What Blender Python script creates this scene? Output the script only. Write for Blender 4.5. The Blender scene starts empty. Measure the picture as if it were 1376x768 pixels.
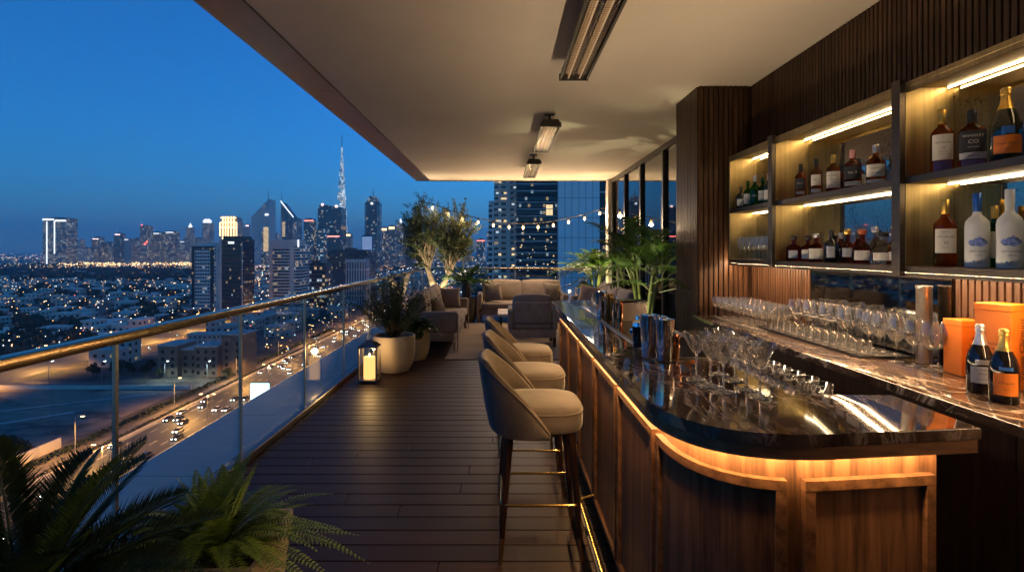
import bpy, bmesh, math, random
from mathutils import Vector, Matrix, noise as mnoise

R = math.radians
PI = math.pi
rnd = random.Random(11)
scene = bpy.context.scene
C = scene.collection

# ------------------------------------------------------------------ camera frame
F, VX, VY, EYE = 720.0, 676.0, 337.0, 1.56
GZ = -60.0                       # level of the city ground, far below the terrace


def at(px, py, d):
    """Point at distance d along the terrace axis that shows at photo pixel px, py."""
    return Vector(((px - VX) * d / F, d, EYE + (VY - py) * d / F))


# ------------------------------------------------------------------ object helpers
def obj(name, bm, m=None, parent=None, sharp=35, loc=None, rz=0.0):
    me = bpy.data.meshes.new(name)
    bmesh.ops.recalc_face_normals(bm, faces=bm.faces[:])
    bm.to_mesh(me)
    bm.free()
    for p in me.polygons:
        p.use_smooth = True
    me.set_sharp_from_angle(angle=R(sharp))
    for mm in (m if isinstance(m, (list, tuple)) else [m]):
        if mm is not None:
            me.materials.append(mm)
    o = bpy.data.objects.new(name, me)
    C.objects.link(o)
    if parent is not None:
        o.parent = parent
    if loc is not None:
        o.location = loc
    o.rotation_euler.z = rz
    return o


def thing(name, label, cat, loc=(0, 0, 0), rz=0.0, group=None):
    o = bpy.data.objects.new(name, None)
    o.empty_display_size = 0.1
    C.objects.link(o)
    o.location = loc
    o.rotation_euler = (0, 0, rz)
    return tag(o, label, cat, group)


def tag(o, label, cat, group=None, kind=None):
    o['label'] = label
    o['category'] = cat
    if group:
        o['group'] = group
    if kind:
        o['kind'] = kind
    return o


def struct(name, bm, m, sharp=35):
    o = obj(name, bm, m, None, sharp)
    o['kind'] = 'structure'
    return o


def dup(root, loc=None, rz=None, label=None, group=None, scale=None):
    r = root.copy()
    C.objects.link(r)
    if loc is not None:
        r.location = loc
    if rz is not None:
        r.rotation_euler = (0, 0, rz)
    if scale is not None:
        r.scale = scale if isinstance(scale, (tuple, list)) else (scale,) * 3
    if label:
        r['label'] = label
    if group:
        r['group'] = group
    for ch in list(root.children):
        c = ch.copy()
        C.objects.link(c)
        c.parent = r
        for g in ch.children:
            d = g.copy()
            C.objects.link(d)
            d.parent = c
    return r


def lamp(name, kind, loc, power, color, parent=None, size=0.1, rot=(0, 0, 0), spot=90, blend=0.5, size_y=None):
    l = bpy.data.lights.new(name, kind)
    l.energy = power
    l.color = color
    if kind == 'AREA':
        l.shape = 'RECTANGLE'
        l.size = size
        l.size_y = size_y or size
    elif kind in ('POINT', 'SPOT'):
        l.shadow_soft_size = size
    if kind == 'SPOT':
        l.spot_size = R(spot)
        l.spot_blend = blend
    o = bpy.data.objects.new(name, l)
    C.objects.link(o)
    o.location = loc
    o.rotation_euler = rot
    if parent is not None:
        o.parent = parent
    return o


# ------------------------------------------------------------------ mesh helpers
def B():
    return bmesh.new()


def box(bm, x0, x1, y0, y1, z0, z1):
    v = [bm.verts.new(p) for p in ((x0, y0, z0), (x1, y0, z0), (x1, y1, z0), (x0, y1, z0),
                                   (x0, y0, z1), (x1, y0, z1), (x1, y1, z1), (x0, y1, z1))]
    for f in ((0, 3, 2, 1), (4, 5, 6, 7), (0, 1, 5, 4), (1, 2, 6, 5), (2, 3, 7, 6), (3, 0, 4, 7)):
        bm.faces.new([v[i] for i in f])
    return v


def rbox(bm, x0, x1, y0, y1, z0, z1, r=0.01, seg=2, mat=None, puff=0.0):
    t = bmesh.new()
    box(t, x0, x1, y0, y1, z0, z1)
    if r > 0:
        bmesh.ops.bevel(t, geom=t.edges[:], offset=r, segments=seg, profile=0.5, affect='EDGES')
    if puff:
        bmesh.ops.subdivide_edges(t, edges=[e for e in t.edges if e.calc_length() > 2.5 * r], cuts=5, use_grid_fill=True)
        cx, cy, cz = (x0 + x1) / 2, (y0 + y1) / 2, (z0 + z1) / 2
        hx, hy, hz = (x1 - x0) / 2, (y1 - y0) / 2, (z1 - z0) / 2
        for v in t.verts:
            a, b, c = (v.co.x - cx) / hx, (v.co.y - cy) / hy, (v.co.z - cz) / hz
            k = [(1 - b * b) * (1 - c * c), (1 - a * a) * (1 - c * c), (1 - a * a) * (1 - b * b)]
            v.co += Vector((a * k[0], b * k[1], c * k[2])) * puff
    if mat is not None:
        t.transform(mat)
    me = bpy.data.meshes.new('tmp')
    t.to_mesh(me)
    t.free()
    bm.from_mesh(me)
    bpy.data.meshes.remove(me)


def tube(bm, pts, rad, n=8, closed=False, caps=True):
    pts = [Vector(p) for p in pts]
    k = len(pts)
    rads = rad if isinstance(rad, (list, tuple)) else [rad] * k
    tang = []
    for i in range(k):
        a = pts[(i - 1) % k] if (closed or i > 0) else pts[i]
        b = pts[(i + 1) % k] if (closed or i < k - 1) else pts[i]
        t = (b - a)
        tang.append(t.normalized() if t.length > 1e-9 else Vector((0, 0, 1)))
    t0 = tang[0]
    ref = Vector((0, 0, 1)) if abs(t0.z) < 0.9 else Vector((1, 0, 0))
    u = t0.cross(ref).normalized()
    rings = []
    for i in range(k):
        t = tang[i]
        u = (u - t * u.dot(t))
        u = u.normalized() if u.length > 1e-6 else t.orthogonal().normalized()
        w = t.cross(u)
        rings.append([bm.verts.new(pts[i] + (u * math.cos(2 * PI * j / n) + w * math.sin(2 * PI * j / n)) * rads[i]) for j in range(n)])
    for i in range(k if closed else k - 1):
        a, b = rings[i], rings[(i + 1) % k]
        for j in range(n):
            bm.faces.new((a[j], a[(j + 1) % n], b[(j + 1) % n], b[j]))
    if caps and not closed:
        bm.faces.new(rings[0][::-1])
        bm.faces.new(rings[-1])


def lathe(bm, prof, n=24, c=(0, 0, 0), ex=2.0, sx=1.0, sy=1.0, fn=None):
    """Revolve (r, z) pairs; ex > 2 gives a squarish section. r == 0 closes with a point."""
    rings = []
    for k, (r, z) in enumerate(prof):
        if r <= 1e-7:
            rings.append([bm.verts.new((c[0], c[1], c[2] + z))])
            continue
        ring = []
        for j in range(n):
            a = 2 * PI * (j + 0.5) / n
            ca, sa = math.cos(a), math.sin(a)
            q = (abs(ca) ** ex + abs(sa) ** ex) ** (-1.0 / ex)
            rr = r * q
            if fn:
                rr = fn(rr, z, a, k)
            ring.append(bm.verts.new((c[0] + rr * ca * sx, c[1] + rr * sa * sy, c[2] + z)))
        rings.append(ring)
    for a, b in zip(rings, rings[1:]):
        if len(a) == 1 and len(b) == 1:
            continue
        for j in range(n):
            if len(a) == 1:
                bm.faces.new((a[0], b[j], b[(j + 1) % n]))
            elif len(b) == 1:
                bm.faces.new((a[j], a[(j + 1) % n], b[0]))
            else:
                bm.faces.new((a[j], a[(j + 1) % n], b[(j + 1) % n], b[j]))
    if len(rings[0]) > 1:
        bm.faces.new(rings[0][::-1])
    if len(rings[-1]) > 1:
        bm.faces.new(rings[-1])


def prism(bm, poly, z0, z1, bev=0.0, seg=2):
    t = bmesh.new()
    a = [t.verts.new((x, y, z0)) for x, y in poly]
    b = [t.verts.new((x, y, z1)) for x, y in poly]
    n = len(poly)
    t.faces.new(a[::-1])
    t.faces.new(b)
    for i in range(n):
        t.faces.new((a[i], a[(i + 1) % n], b[(i + 1) % n], b[i]))
    if bev:
        es = [e for e in t.edges if abs(e.verts[0].co.z - e.verts[1].co.z) < 1e-6]
        bmesh.ops.bevel(t, geom=es, offset=bev, segments=seg, profile=0.5, affect='EDGES')
    me = bpy.data.meshes.new('tmp')
    t.to_mesh(me)
    t.free()
    bm.from_mesh(me)
    bpy.data.meshes.remove(me)


def stack(bm, poly, levels):
    """Rings of a 2-D outline scaled by s at height z: cushions, seats."""
    rings = [[bm.verts.new((x * s, y * s, z)) for x, y in poly] for s, z in levels]
    n = len(poly)
    for a, b in zip(rings, rings[1:]):
        for i in range(n):
            bm.faces.new((a[i], a[(i + 1) % n], b[(i + 1) % n], b[i]))
    bm.faces.new(rings[0][::-1])
    bm.faces.new(rings[-1])


def superpoly(hx, hy, ex=4, n=48):
    out = []
    for j in range(n):
        a = 2 * PI * j / n
        ca, sa = math.cos(a), math.sin(a)
        q = (abs(ca) ** ex + abs(sa) ** ex) ** (-1.0 / ex)
        out.append((hx * q * ca, hy * q * sa))
    return out


def sweep(bm, pts, nrm, o0, o1, z0, z1, closed=False):
    """Rectangular section swept along a 2-D path with outward normals."""
    rings = []
    for (x, y), (nx, ny) in zip(pts, nrm):
        rings.append([bm.verts.new((x + nx * o, y + ny * o, z)) for o, z in ((o0, z0), (o1, z0), (o1, z1), (o0, z1))])
    k = len(rings)
    for i in range(k if closed else k - 1):
        a, b = rings[i], rings[(i + 1) % k]
        for j in range(4):
            bm.faces.new((a[j], a[(j + 1) % 4], b[(j + 1) % 4], b[j]))
    if not closed:
        bm.faces.new(rings[0][::-1])
        bm.faces.new(rings[-1])


def bez(p0, p1, p2, n=14):
    out = []
    for i in range(n + 1):
        t = i / n
        out.append(tuple((1 - t) ** 2 * a + 2 * t * (1 - t) * b + t * t * c for a, b, c in zip(p0, p1, p2)))
    return out


_fonts = {}


def text_bm(s, size, depth=0.0):
    """Lettering as mesh in the XZ plane, centred, facing -y."""
    cu = bpy.data.curves.new('t', 'FONT')
    cu.body = s
    cu.size = size
    cu.align_x = 'CENTER'
    cu.align_y = 'CENTER'
    cu.extrude = depth
    cu.resolution_u = 3
    o = bpy.data.objects.new('t', cu)
    C.objects.link(o)
    dg = bpy.context.evaluated_depsgraph_get()
    me = bpy.data.meshes.new_from_object(o.evaluated_get(dg))
    bm = bmesh.new()
    bm.from_mesh(me)
    bpy.data.objects.remove(o)
    bpy.data.curves.remove(cu)
    bpy.data.meshes.remove(me)
    bm.transform(Matrix.Rotation(PI / 2, 4, 'X'))
    return bm


# ------------------------------------------------------------------ materials
class NT:
    def __init__(s, name):
        s.m = bpy.data.materials.new(name)
        s.m.use_nodes = True
        s.t = s.m.node_tree
        s.b = s.t.nodes['Principled BSDF']
        s.out = s.t.nodes['Material Output']

    def n(s, typ, **kw):
        nd = s.t.nodes.new(typ)
        for k, v in kw.items():
            if k.startswith('i_'):
                nd.inputs[k[2:].replace('_', ' ')].default_value = v
            else:
                setattr(nd, k, v)
        return nd

    def l(s, a, b):
        s.t.links.new(a, b)

    def math(s, op, a, b=None, c=None):
        nd = s.t.nodes.new('ShaderNodeMath')
        nd.operation = op
        for i, v in enumerate((a, b, c)):
            if v is None:
                continue
            if isinstance(v, (int, float)):
                nd.inputs[i].default_value = v
            else:
                s.l(v, nd.inputs[i])
        return nd.outputs[0]

    def ramp(s, fac, stops, interp='LINEAR'):
        r = s.t.nodes.new('ShaderNodeValToRGB')
        r.color_ramp.interpolation = interp
        els = r.color_ramp.elements
        els[0].position, els[0].color = stops[0][0], (*stops[0][1], 1)
        els[1].position, els[1].color = stops[1][0], (*stops[1][1], 1)
        for p, c in stops[2:]:
            e = els.new(p)
            e.color = (*c, 1)
        s.l(fac, r.inputs[0])
        return r.outputs[0]

    def mix(s, fac, a, b, mode='MIX'):
        nd = s.t.nodes.new('ShaderNodeMix')
        nd.data_type = 'RGBA'
        nd.blend_type = mode
        for key, v in ((0, fac), (6, a), (7, b)):
            if isinstance(v, (int, float)):
                nd.inputs[key].default_value = v
            elif isinstance(v, tuple):
                nd.inputs[key].default_value = (*v, 1)
            else:
                s.l(v, nd.inputs[key])
        return nd.outputs[2]

    def coords(s, scale=(1, 1, 1), kind='Object', rot=(0, 0, 0)):
        tc = s.t.nodes.new('ShaderNodeTexCoord')
        mp = s.t.nodes.new('ShaderNodeMapping')
        mp.inputs['Scale'].default_value = scale
        mp.inputs['Rotation'].default_value = rot
        s.l(tc.outputs[kind], mp.inputs[0])
        return mp.outputs[0]

    def noise(s, vec, scale=5, detail=4, rough=0.55, dist=0.0):
        nd = s.t.nodes.new('ShaderNodeTexNoise')
        nd.inputs['Scale'].default_value = scale
        nd.inputs['Detail'].default_value = detail
        nd.inputs['Roughness'].default_value = rough
        nd.inputs['Distortion'].default_value = dist
        if vec is not None:
            s.l(vec, nd.inputs['Vector'])
        return nd.outputs[0]

    def bump(s, h, strength=0.3, dist=0.01):
        nd = s.t.nodes.new('ShaderNodeBump')
        nd.inputs['Strength'].default_value = strength
        nd.inputs['Distance'].default_value = dist
        s.l(h, nd.inputs['Height'])
        s.l(nd.outputs[0], s.b.inputs['Normal'])


def lin(c, f):
    return tuple(min(1, x * f) for x in c)


def mat(name, col, rough=0.5, metal=0.0, var=0.25, vscale=8, bump=0.0, bscale=60, coat=0.0, sheen=0.0, spec=0.5, rvar=0.0, kind='Object'):
    t = NT(name)
    v = t.coords(kind=kind)
    n = t.noise(v, vscale, 5)
    t.l(t.ramp(n, [(0.3, lin(col, 1 - var)), (0.7, lin(col, 1 + var))]), t.b.inputs['Base Color'])
    t.b.inputs['Roughness'].default_value = rough
    if rvar:
        rr = t.n('ShaderNodeMapRange')
        rr.inputs['To Min'].default_value = max(0.02, rough - rvar)
        rr.inputs['To Max'].default_value = rough + rvar
        t.l(t.noise(v, vscale * 2.3, 5), rr.inputs[0])
        t.l(rr.outputs[0], t.b.inputs['Roughness'])
    t.b.inputs['Metallic'].default_value = metal
    t.b.inputs['Specular IOR Level'].default_value = spec
    t.b.inputs['Coat Weight'].default_value = coat
    t.b.inputs['Coat Roughness'].default_value = 0.08
    if sheen:
        t.b.inputs['Sheen Weight'].default_value = sheen
        t.b.inputs['Sheen Roughness'].default_value = 0.4
    if bump:
        t.bump(t.noise(v, bscale, 4), bump, 0.004)
    return t.m


def emit(name, col, strength, sampled=True):
    t = NT(name)
    t.b.inputs['Base Color'].default_value = (0.02, 0.02, 0.02, 1)
    t.b.inputs['Emission Color'].default_value = (*col, 1)
    t.b.inputs['Emission Strength'].default_value = strength
    if not sampled:
        t.m.cycles.emission_sampling = 'NONE'
    return t.m


def wood(name, dark, light, axis='Z', rough=0.35, coat=0.15, grain=1.0, vein=0.5):
    t = NT(name)
    sc = {'X': (0.9, 14, 14), 'Y': (14, 0.9, 14), 'Z': (14, 14, 0.9)}[axis]
    v = t.coords(tuple(a * grain for a in sc))
    n1 = t.noise(v, 1.4, 6, 0.6, 0.7)
    n2 = t.noise(v, 7.5, 4, 0.6)
    w = t.n('ShaderNodeTexWave', wave_type='BANDS', bands_direction='DIAGONAL')
    w.inputs['Scale'].default_value = 0.55
    w.inputs['Distortion'].default_value = 7
    w.inputs['Detail'].default_value = 3
    t.l(v, w.inputs[0])
    s1 = t.math('ADD', t.math('MULTIPLY', n1, 0.75), t.math('MULTIPLY', w.outputs[1], 0.25 * vein))
    s = t.math('ADD', s1, t.math('MULTIPLY', t.math('SUBTRACT', n2, 0.5), 0.45))
    mid = tuple((a + b) / 2 for a, b in zip(dark, light))
    t.l(t.ramp(s, [(0.25, dark), (0.5, mid), (0.78, light)]), t.b.inputs['Base Color'])
    t.b.inputs['Roughness'].default_value = rough
    t.b.inputs['Coat Weight'].default_value = coat
    t.b.inputs['Coat Roughness'].default_value = 0.15
    t.b.inputs['Specular IOR Level'].default_value = 0.22
    t.bump(n2, 0.12, 0.002)
    return t.m


def brushed(name, col, rough=0.3, axis='Y', var=0.15):
    t = NT(name)
    sc = {'X': (1.5, 90, 90), 'Y': (90, 1.5, 90), 'Z': (90, 90, 1.5)}[axis]
    n = t.noise(t.coords(sc), 1, 4)
    m = t.noise(t.coords((3, 3, 3)), 1.3, 5, 0.6)
    f = t.math('ADD', t.math('MULTIPLY', n, 0.5), t.math('MULTIPLY', m, 0.5))
    t.l(t.ramp(f, [(0.35, lin(col, 1 - var)), (0.65, lin(col, 1 + var))]), t.b.inputs['Base Color'])
    t.b.inputs['Metallic'].default_value = 1
    rr = t.n('ShaderNodeMapRange')
    rr.inputs['To Min'].default_value = rough * 0.75
    rr.inputs['To Max'].default_value = rough * 1.3
    t.l(f, rr.inputs[0])
    t.l(rr.outputs[0], t.b.inputs['Roughness'])
    return t.m


def pane_glass(name, tint=(0.86, 0.93, 0.93), f0=0.045, rough=0.0, gain=1.0):
    """Clear sheet glass: see-through with a Schlick reflection."""
    t = NT(name)
    lw = t.n('ShaderNodeLayerWeight', i_Blend=0.5)
    p = t.math('POWER', lw.outputs['Facing'], 5.0)
    f = t.math('MINIMUM', t.math('ADD', t.math('MULTIPLY', p, (1 - f0) * gain), f0), 1.0)
    tr = t.n('ShaderNodeBsdfTransparent')
    tr.inputs[0].default_value = (*tint, 1)
    gl = t.n('ShaderNodeBsdfGlossy')
    gl.inputs['Roughness'].default_value = rough
    mx = t.n('ShaderNodeMixShader')
    t.l(f, mx.inputs[0])
    t.l(tr.outputs[0], mx.inputs[1])
    t.l(gl.outputs[0], mx.inputs[2])
    t.l(mx.outputs[0], t.out.inputs[0])
    t.t.nodes.remove(t.b)
    return t.m


def glass(name, col=(1, 1, 1), ior=1.47, rough=0.0, clear=0.35):
    """Moulded glass: refraction blended with straight-through light so that it passes light on."""
    t = NT(name)
    t.b.inputs['Base Color'].default_value = (*col, 1)
    t.b.inputs['Transmission Weight'].default_value = 1
    t.b.inputs['IOR'].default_value = ior
    t.b.inputs['Roughness'].default_value = rough
    if clear:
        tr = t.n('ShaderNodeBsdfTransparent')
        tr.inputs[0].default_value = (*col, 1)
        mx = t.n('ShaderNodeMixShader')
        mx.inputs[0].default_value = clear
        t.l(t.b.outputs[0], mx.inputs[1])
        t.l(tr.outputs[0], mx.inputs[2])
        t.l(mx.outputs[0], t.out.inputs[0])
    return t.m


def stem_glass(name, glint_white=0.1):
    """Thin clear glass: see-through face on, reflecting edges, white diffuse mixed in to imitate glints."""
    t = NT(name)
    lw = t.n('ShaderNodeLayerWeight', i_Blend=0.5)
    p = t.math('POWER', lw.outputs['Facing'], 2.0)
    f = t.math('MINIMUM', t.math('ADD', t.math('MULTIPLY', p, 0.85), 0.06), 1.0)
    tr = t.n('ShaderNodeBsdfTransparent')
    tr.inputs[0].default_value = (0.97, 0.97, 0.96, 1)
    rf = t.n('ShaderNodeBsdfRefraction', i_IOR=1.12, i_Roughness=0.0)
    m0 = t.n('ShaderNodeMixShader')
    m0.inputs[0].default_value = 0.3
    t.l(tr.outputs[0], m0.inputs[1])
    t.l(rf.outputs[0], m0.inputs[2])
    gl = t.n('ShaderNodeBsdfGlossy')
    gl.inputs['Roughness'].default_value = 0.08
    df = t.n('ShaderNodeBsdfDiffuse')
    df.inputs[0].default_value = (0.85, 0.84, 0.82, 1)
    tl = t.n('ShaderNodeBsdfTranslucent')
    tl.inputs[0].default_value = (0.85, 0.84, 0.82, 1)
    m1 = t.n('ShaderNodeMixShader')
    m1.inputs[0].default_value = 0.5
    t.l(df.outputs[0], m1.inputs[1])
    t.l(tl.outputs[0], m1.inputs[2])
    m2 = t.n('ShaderNodeMixShader')
    t.l(t.math('ADD', t.math('MULTIPLY', p, 0.35), glint_white), m2.inputs[0])  # white put into the clear glass as sparkle, strongest at the edges
    t.l(gl.outputs[0], m2.inputs[1])
    t.l(m1.outputs[0], m2.inputs[2])
    mx = t.n('ShaderNodeMixShader')
    t.l(f, mx.inputs[0])
    t.l(m0.outputs[0], mx.inputs[1])
    t.l(m2.outputs[0], mx.inputs[2])
    t.l(mx.outputs[0], t.out.inputs[0])
    t.t.nodes.remove(t.b)
    return t.m


def marble(name):
    t = NT(name)
    v = t.coords((1, 1, 1))
    w = t.n('ShaderNodeMapping')
    w.inputs['Scale'].default_value = (2.2, 0.8, 1.5)
    w.inputs['Rotation'].default_value = (0, 0, R(35))
    t.l(v, w.inputs[0])
    n1 = t.noise(w.outputs[0], 2.2, 8, 0.65, 1.6)
    base = t.ramp(n1, [(0.3, (0.03, 0.019, 0.012)), (0.5, (0.085, 0.055, 0.036)), (0.72, (0.20, 0.14, 0.095))])
    n2 = t.noise(w.outputs[0], 1.3, 6, 0.6, 2.2)
    vein = t.ramp(t.math('ABSOLUTE', t.math('SUBTRACT', n2, 0.5)), [(0.0, (1, 1, 1)), (0.026, (0, 0, 0))])
    n3 = t.noise(w.outputs[0], 3.7, 6, 0.6, 1.5)
    vein2 = t.ramp(t.math('ABSOLUTE', t.math('SUBTRACT', n3, 0.52)), [(0.0, (0.5, 0.5, 0.5)), (0.009, (0, 0, 0))])
    gate = t.ramp(t.noise(v, 2.5, 3), [(0.36, (0, 0, 0)), (0.58, (1, 1, 1))])
    vv = t.math('MULTIPLY', t.math('MAXIMUM', vein, vein2), gate)
    t.l(t.mix(vv, base, (0.62, 0.5, 0.37)), t.b.inputs['Base Color'])
    t.b.inputs['Roughness'].default_value = 0.045
    t.b.inputs['Specular IOR Level'].default_value = 0.6
    return t.m
WARM = (1.0, 0.60, 0.25)
M = {}
M['walnut'] = wood('walnut_veneer', (0.042, 0.019, 0.010), (0.21, 0.10, 0.047), 'Z', 0.45, 0.0)
M['lipwood'] = wood('walnut_lip', (0.10, 0.05, 0.025), (0.30, 0.155, 0.078), 'X', 0.4, 0.1)
M['walnut_h'] = wood('walnut_band', (0.05, 0.023, 0.011), (0.2, 0.095, 0.045), 'Y', 0.33, 0.2)
M['slat'] = wood('walnut_slat', (0.03, 0.015, 0.008), (0.12, 0.06, 0.032), 'Z', 0.42, 0.05)
M['cab'] = wood('dark_cabinet_wood', (0.014, 0.007, 0.004), (0.06, 0.03, 0.017), 'Z', 0.4, 0.1)
M['legwood'] = wood('dark_leg_wood', (0.012, 0.005, 0.003), (0.05, 0.022, 0.012), 'Z', 0.3, 0.3)
M['black'] = mat('matt_black', (0.012, 0.011, 0.010), 0.6)
M['marble'] = marble('dark_marble')
M['brass'] = brushed('polished_brass', (0.62, 0.42, 0.16), 0.22, 'X')
M['brass_cab'] = brushed('aged_brass_sheet', (0.42, 0.31, 0.14), 0.42, 'Z', 0.3)
M['bronze'] = brushed('dark_bronze', (0.13, 0.105, 0.08), 0.38, 'Y', 0.2)
M['rail'] = brushed('bronze_handrail', (0.36, 0.27, 0.175), 0.24, 'Y', 0.06)
M['fascia'] = brushed('dark_fascia_metal', (0.2, 0.18, 0.165), 0.34, 'Y', 0.15)
M['steel'] = brushed('brushed_steel', (0.5, 0.48, 0.45), 0.3, 'Y', 0.15)
M['chrome'] = mat('polished_steel', (0.8, 0.78, 0.75), 0.1, 1.0, 0.03)
M['copper'] = mat('polished_copper', (0.75, 0.4, 0.22), 0.08, 1.0, 0.05)
M['darkmetal'] = mat('dark_painted_metal', (0.03, 0.028, 0.026), 0.4, 0.3, 0.15)
M['lanternmetal'] = mat('grey_lantern_metal', (0.17, 0.165, 0.16), 0.35, 0.7, 0.15)
M['heaterbody'] = mat('heater_housing_paint', (0.05, 0.042, 0.034), 0.45, 0.4, 0.2)
M['plaster'] = mat('ceiling_plaster', (0.78, 0.70, 0.60), 0.75, 0, 0.04, 1.5, 0.06, 40)
M['post'] = mat('warm_plaster', (0.5, 0.45, 0.4), 0.8, 0, 0.05, 4)
M['velvet'] = mat('taupe_velvet', (0.066, 0.052, 0.045), 0.8, 0, 0.38, 6, 0.5, 13, 0, 0.25, 0.25)
M['velvet_edge'] = mat('velvet_piping', (0.07, 0.05, 0.04), 0.8, 0, 0.15, 9, 0, 60, 0, 0.4, 0.3)
M['sofa'] = mat('taupe_woven_fabric', (0.19, 0.152, 0.128), 0.85, 0, 0.14, 9, 0.3, 420, 0, 0.2, 0.2)
M['sofadark'] = mat('mushroom_fabric', (0.27, 0.2, 0.15), 0.85, 0, 0.15, 9, 0.3, 420, 0, 0.2, 0.2)
M['cushion'] = mat('grey_brown_fabric', (0.13, 0.1, 0.085), 0.85, 0, 0.15, 9, 0.3, 420, 0, 0.2, 0.2)
M['rug'] = mat('beige_rug', (0.2, 0.15, 0.11), 0.95, 0, 0.25, 2.2, 0.5, 300, 0, 0.2, 0.1)
M['pot'] = mat('cream_plaster_pot', (0.38, 0.32, 0.25), 0.7, 0, 0.08, 5, 0.1, 40)
M['potdark'] = mat('dark_fibre_pot', (0.035, 0.03, 0.027), 0.6, 0, 0.2, 6)
M['soil'] = mat('potting_soil', (0.02, 0.013, 0.008), 0.95, 0, 0.5, 40, 0.6, 80)
M['candle'] = emit('candle_wax', (1.0, 0.5, 0.15), 0.85)
M['flame'] = emit('candle_flame', (1.0, 0.6, 0.2), 18)
M['led'] = emit('warm_led_strip', (1.0, 0.76, 0.44), 17)
M['led_under'] = emit('warm_under_shelf_led', (1.0, 0.62, 0.33), 72)
M['led_work'] = emit('warm_work_led', (1.0, 0.74, 0.46), 72)
M['led_bar'] = emit('amber_led_strip', (1.0, 0.60, 0.24), 60)
M['element'] = emit('heater_element', (1.0, 0.6, 0.3), 0.25)
M['bulb'] = emit('festoon_bulb', (1.0, 0.5, 0.17), 2.6, False)
M['rail_glass'] = pane_glass('railing_glass', (0.8, 0.88, 0.9), 0.05)
M['clear_pane'] = pane_glass('lantern_glass', (0.95, 0.96, 0.95), 0.04)
M['door_glass'] = pane_glass('door_glass', (0.42, 0.44, 0.45), 0.16, 0.0, 1.1)
M['stem'] = stem_glass('clear_stemware')
M['crystal'] = glass('solid_clear_glass', (1, 1, 1), 1.5, 0.0, 0.15)
M['cut'] = stem_glass('cut_crystal', 0.22)
M['whisky'] = glass('amber_spirit', (0.74, 0.24, 0.035), 1.36, 0.0, 0.5)
M['whisky_dark'] = glass('dark_amber_spirit', (0.58, 0.11, 0.02), 1.36, 0.0, 0.5)
M['clear_bottle'] = glass('clear_bottle', (0.93, 0.93, 0.9), 1.45, 0.02, 0.35)
M['green_bottle'] = glass('green_bottle', (0.12, 0.52, 0.17), 1.4, 0.0, 0.5)
M['frost'] = mat('frosted_bottle', (0.62, 0.62, 0.6), 0.35, 0, 0.03, 5)
M['champ'] = mat('champagne_bottle', (0.008, 0.014, 0.007), 0.06, 0, 0.1, 5, 0, 60, 0.3)
M['darkbottle'] = mat('black_bottle', (0.008, 0.008, 0.009), 0.08, 0, 0.1)
M['paper'] = mat('cream_label', (0.62, 0.57, 0.48), 0.7, 0, 0.05)
M['paperdark'] = mat('black_label', (0.02, 0.019, 0.02), 0.6, 0, 0.1)
M['papergrey'] = mat('grey_label', (0.34, 0.34, 0.36), 0.6, 0, 0.08)
M['orange'] = mat('orange_card', (0.62, 0.165, 0.01), 0.5, 0, 0.04)
M['purple'] = mat('purple_label', (0.10, 0.06, 0.16), 0.5, 0, 0.1)
M['bluefoil'] = mat('blue_foil', (0.03, 0.11, 0.4), 0.3, 0.4, 0.1)
M['bluelabel'] = mat('blue_seal', (0.03, 0.13, 0.42), 0.4, 0, 0.1)
M['bluepic'] = mat('blue_mountain_print', (0.16, 0.22, 0.5), 0.5, 0, 0.9, 60)
M['ink'] = mat('dark_ink', (0.03, 0.028, 0.03), 0.7, 0, 0.1)
M['inklight'] = mat('pale_ink', (0.55, 0.52, 0.46), 0.7, 0, 0.1)
M['gold'] = mat('gold_foil', (0.75, 0.46, 0.1), 0.28, 0.85, 0.12, 60, 0.4, 150)
M['silver'] = mat('silver_foil', (0.62, 0.6, 0.58), 0.28, 0.85, 0.12, 60, 0.4, 150)
M['blackcap'] = mat('black_stopper', (0.015, 0.013, 0.012), 0.4, 0, 0.1)
M['redcap'] = mat('orange_stopper', (0.5, 0.13, 0.04), 0.5, 0, 0.15)
M['pinkcap'] = mat('pink_cap', (0.55, 0.25, 0.22), 0.5, 0, 0.1)
M['peel'] = mat('orange_peel', (0.75, 0.2, 0.01), 0.5, 0, 0.15, 40, 0.3, 200)
M['cream'] = mat('cream_lacquer', (0.6, 0.5, 0.34), 0.4, 0, 0.04)
M['ledge'] = mat('pale_ledge_panel', (0.72, 0.65, 0.56), 0.55, 0, 0.06, 1.2)
M['interior'] = mat('dark_interior_wall', (0.05, 0.038, 0.028), 0.7, 0, 0.1, 2)
M['reflector'] = mat('heater_reflector', (0.72, 0.62, 0.5), 0.22, 1.0, 0.08, 12)


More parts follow.
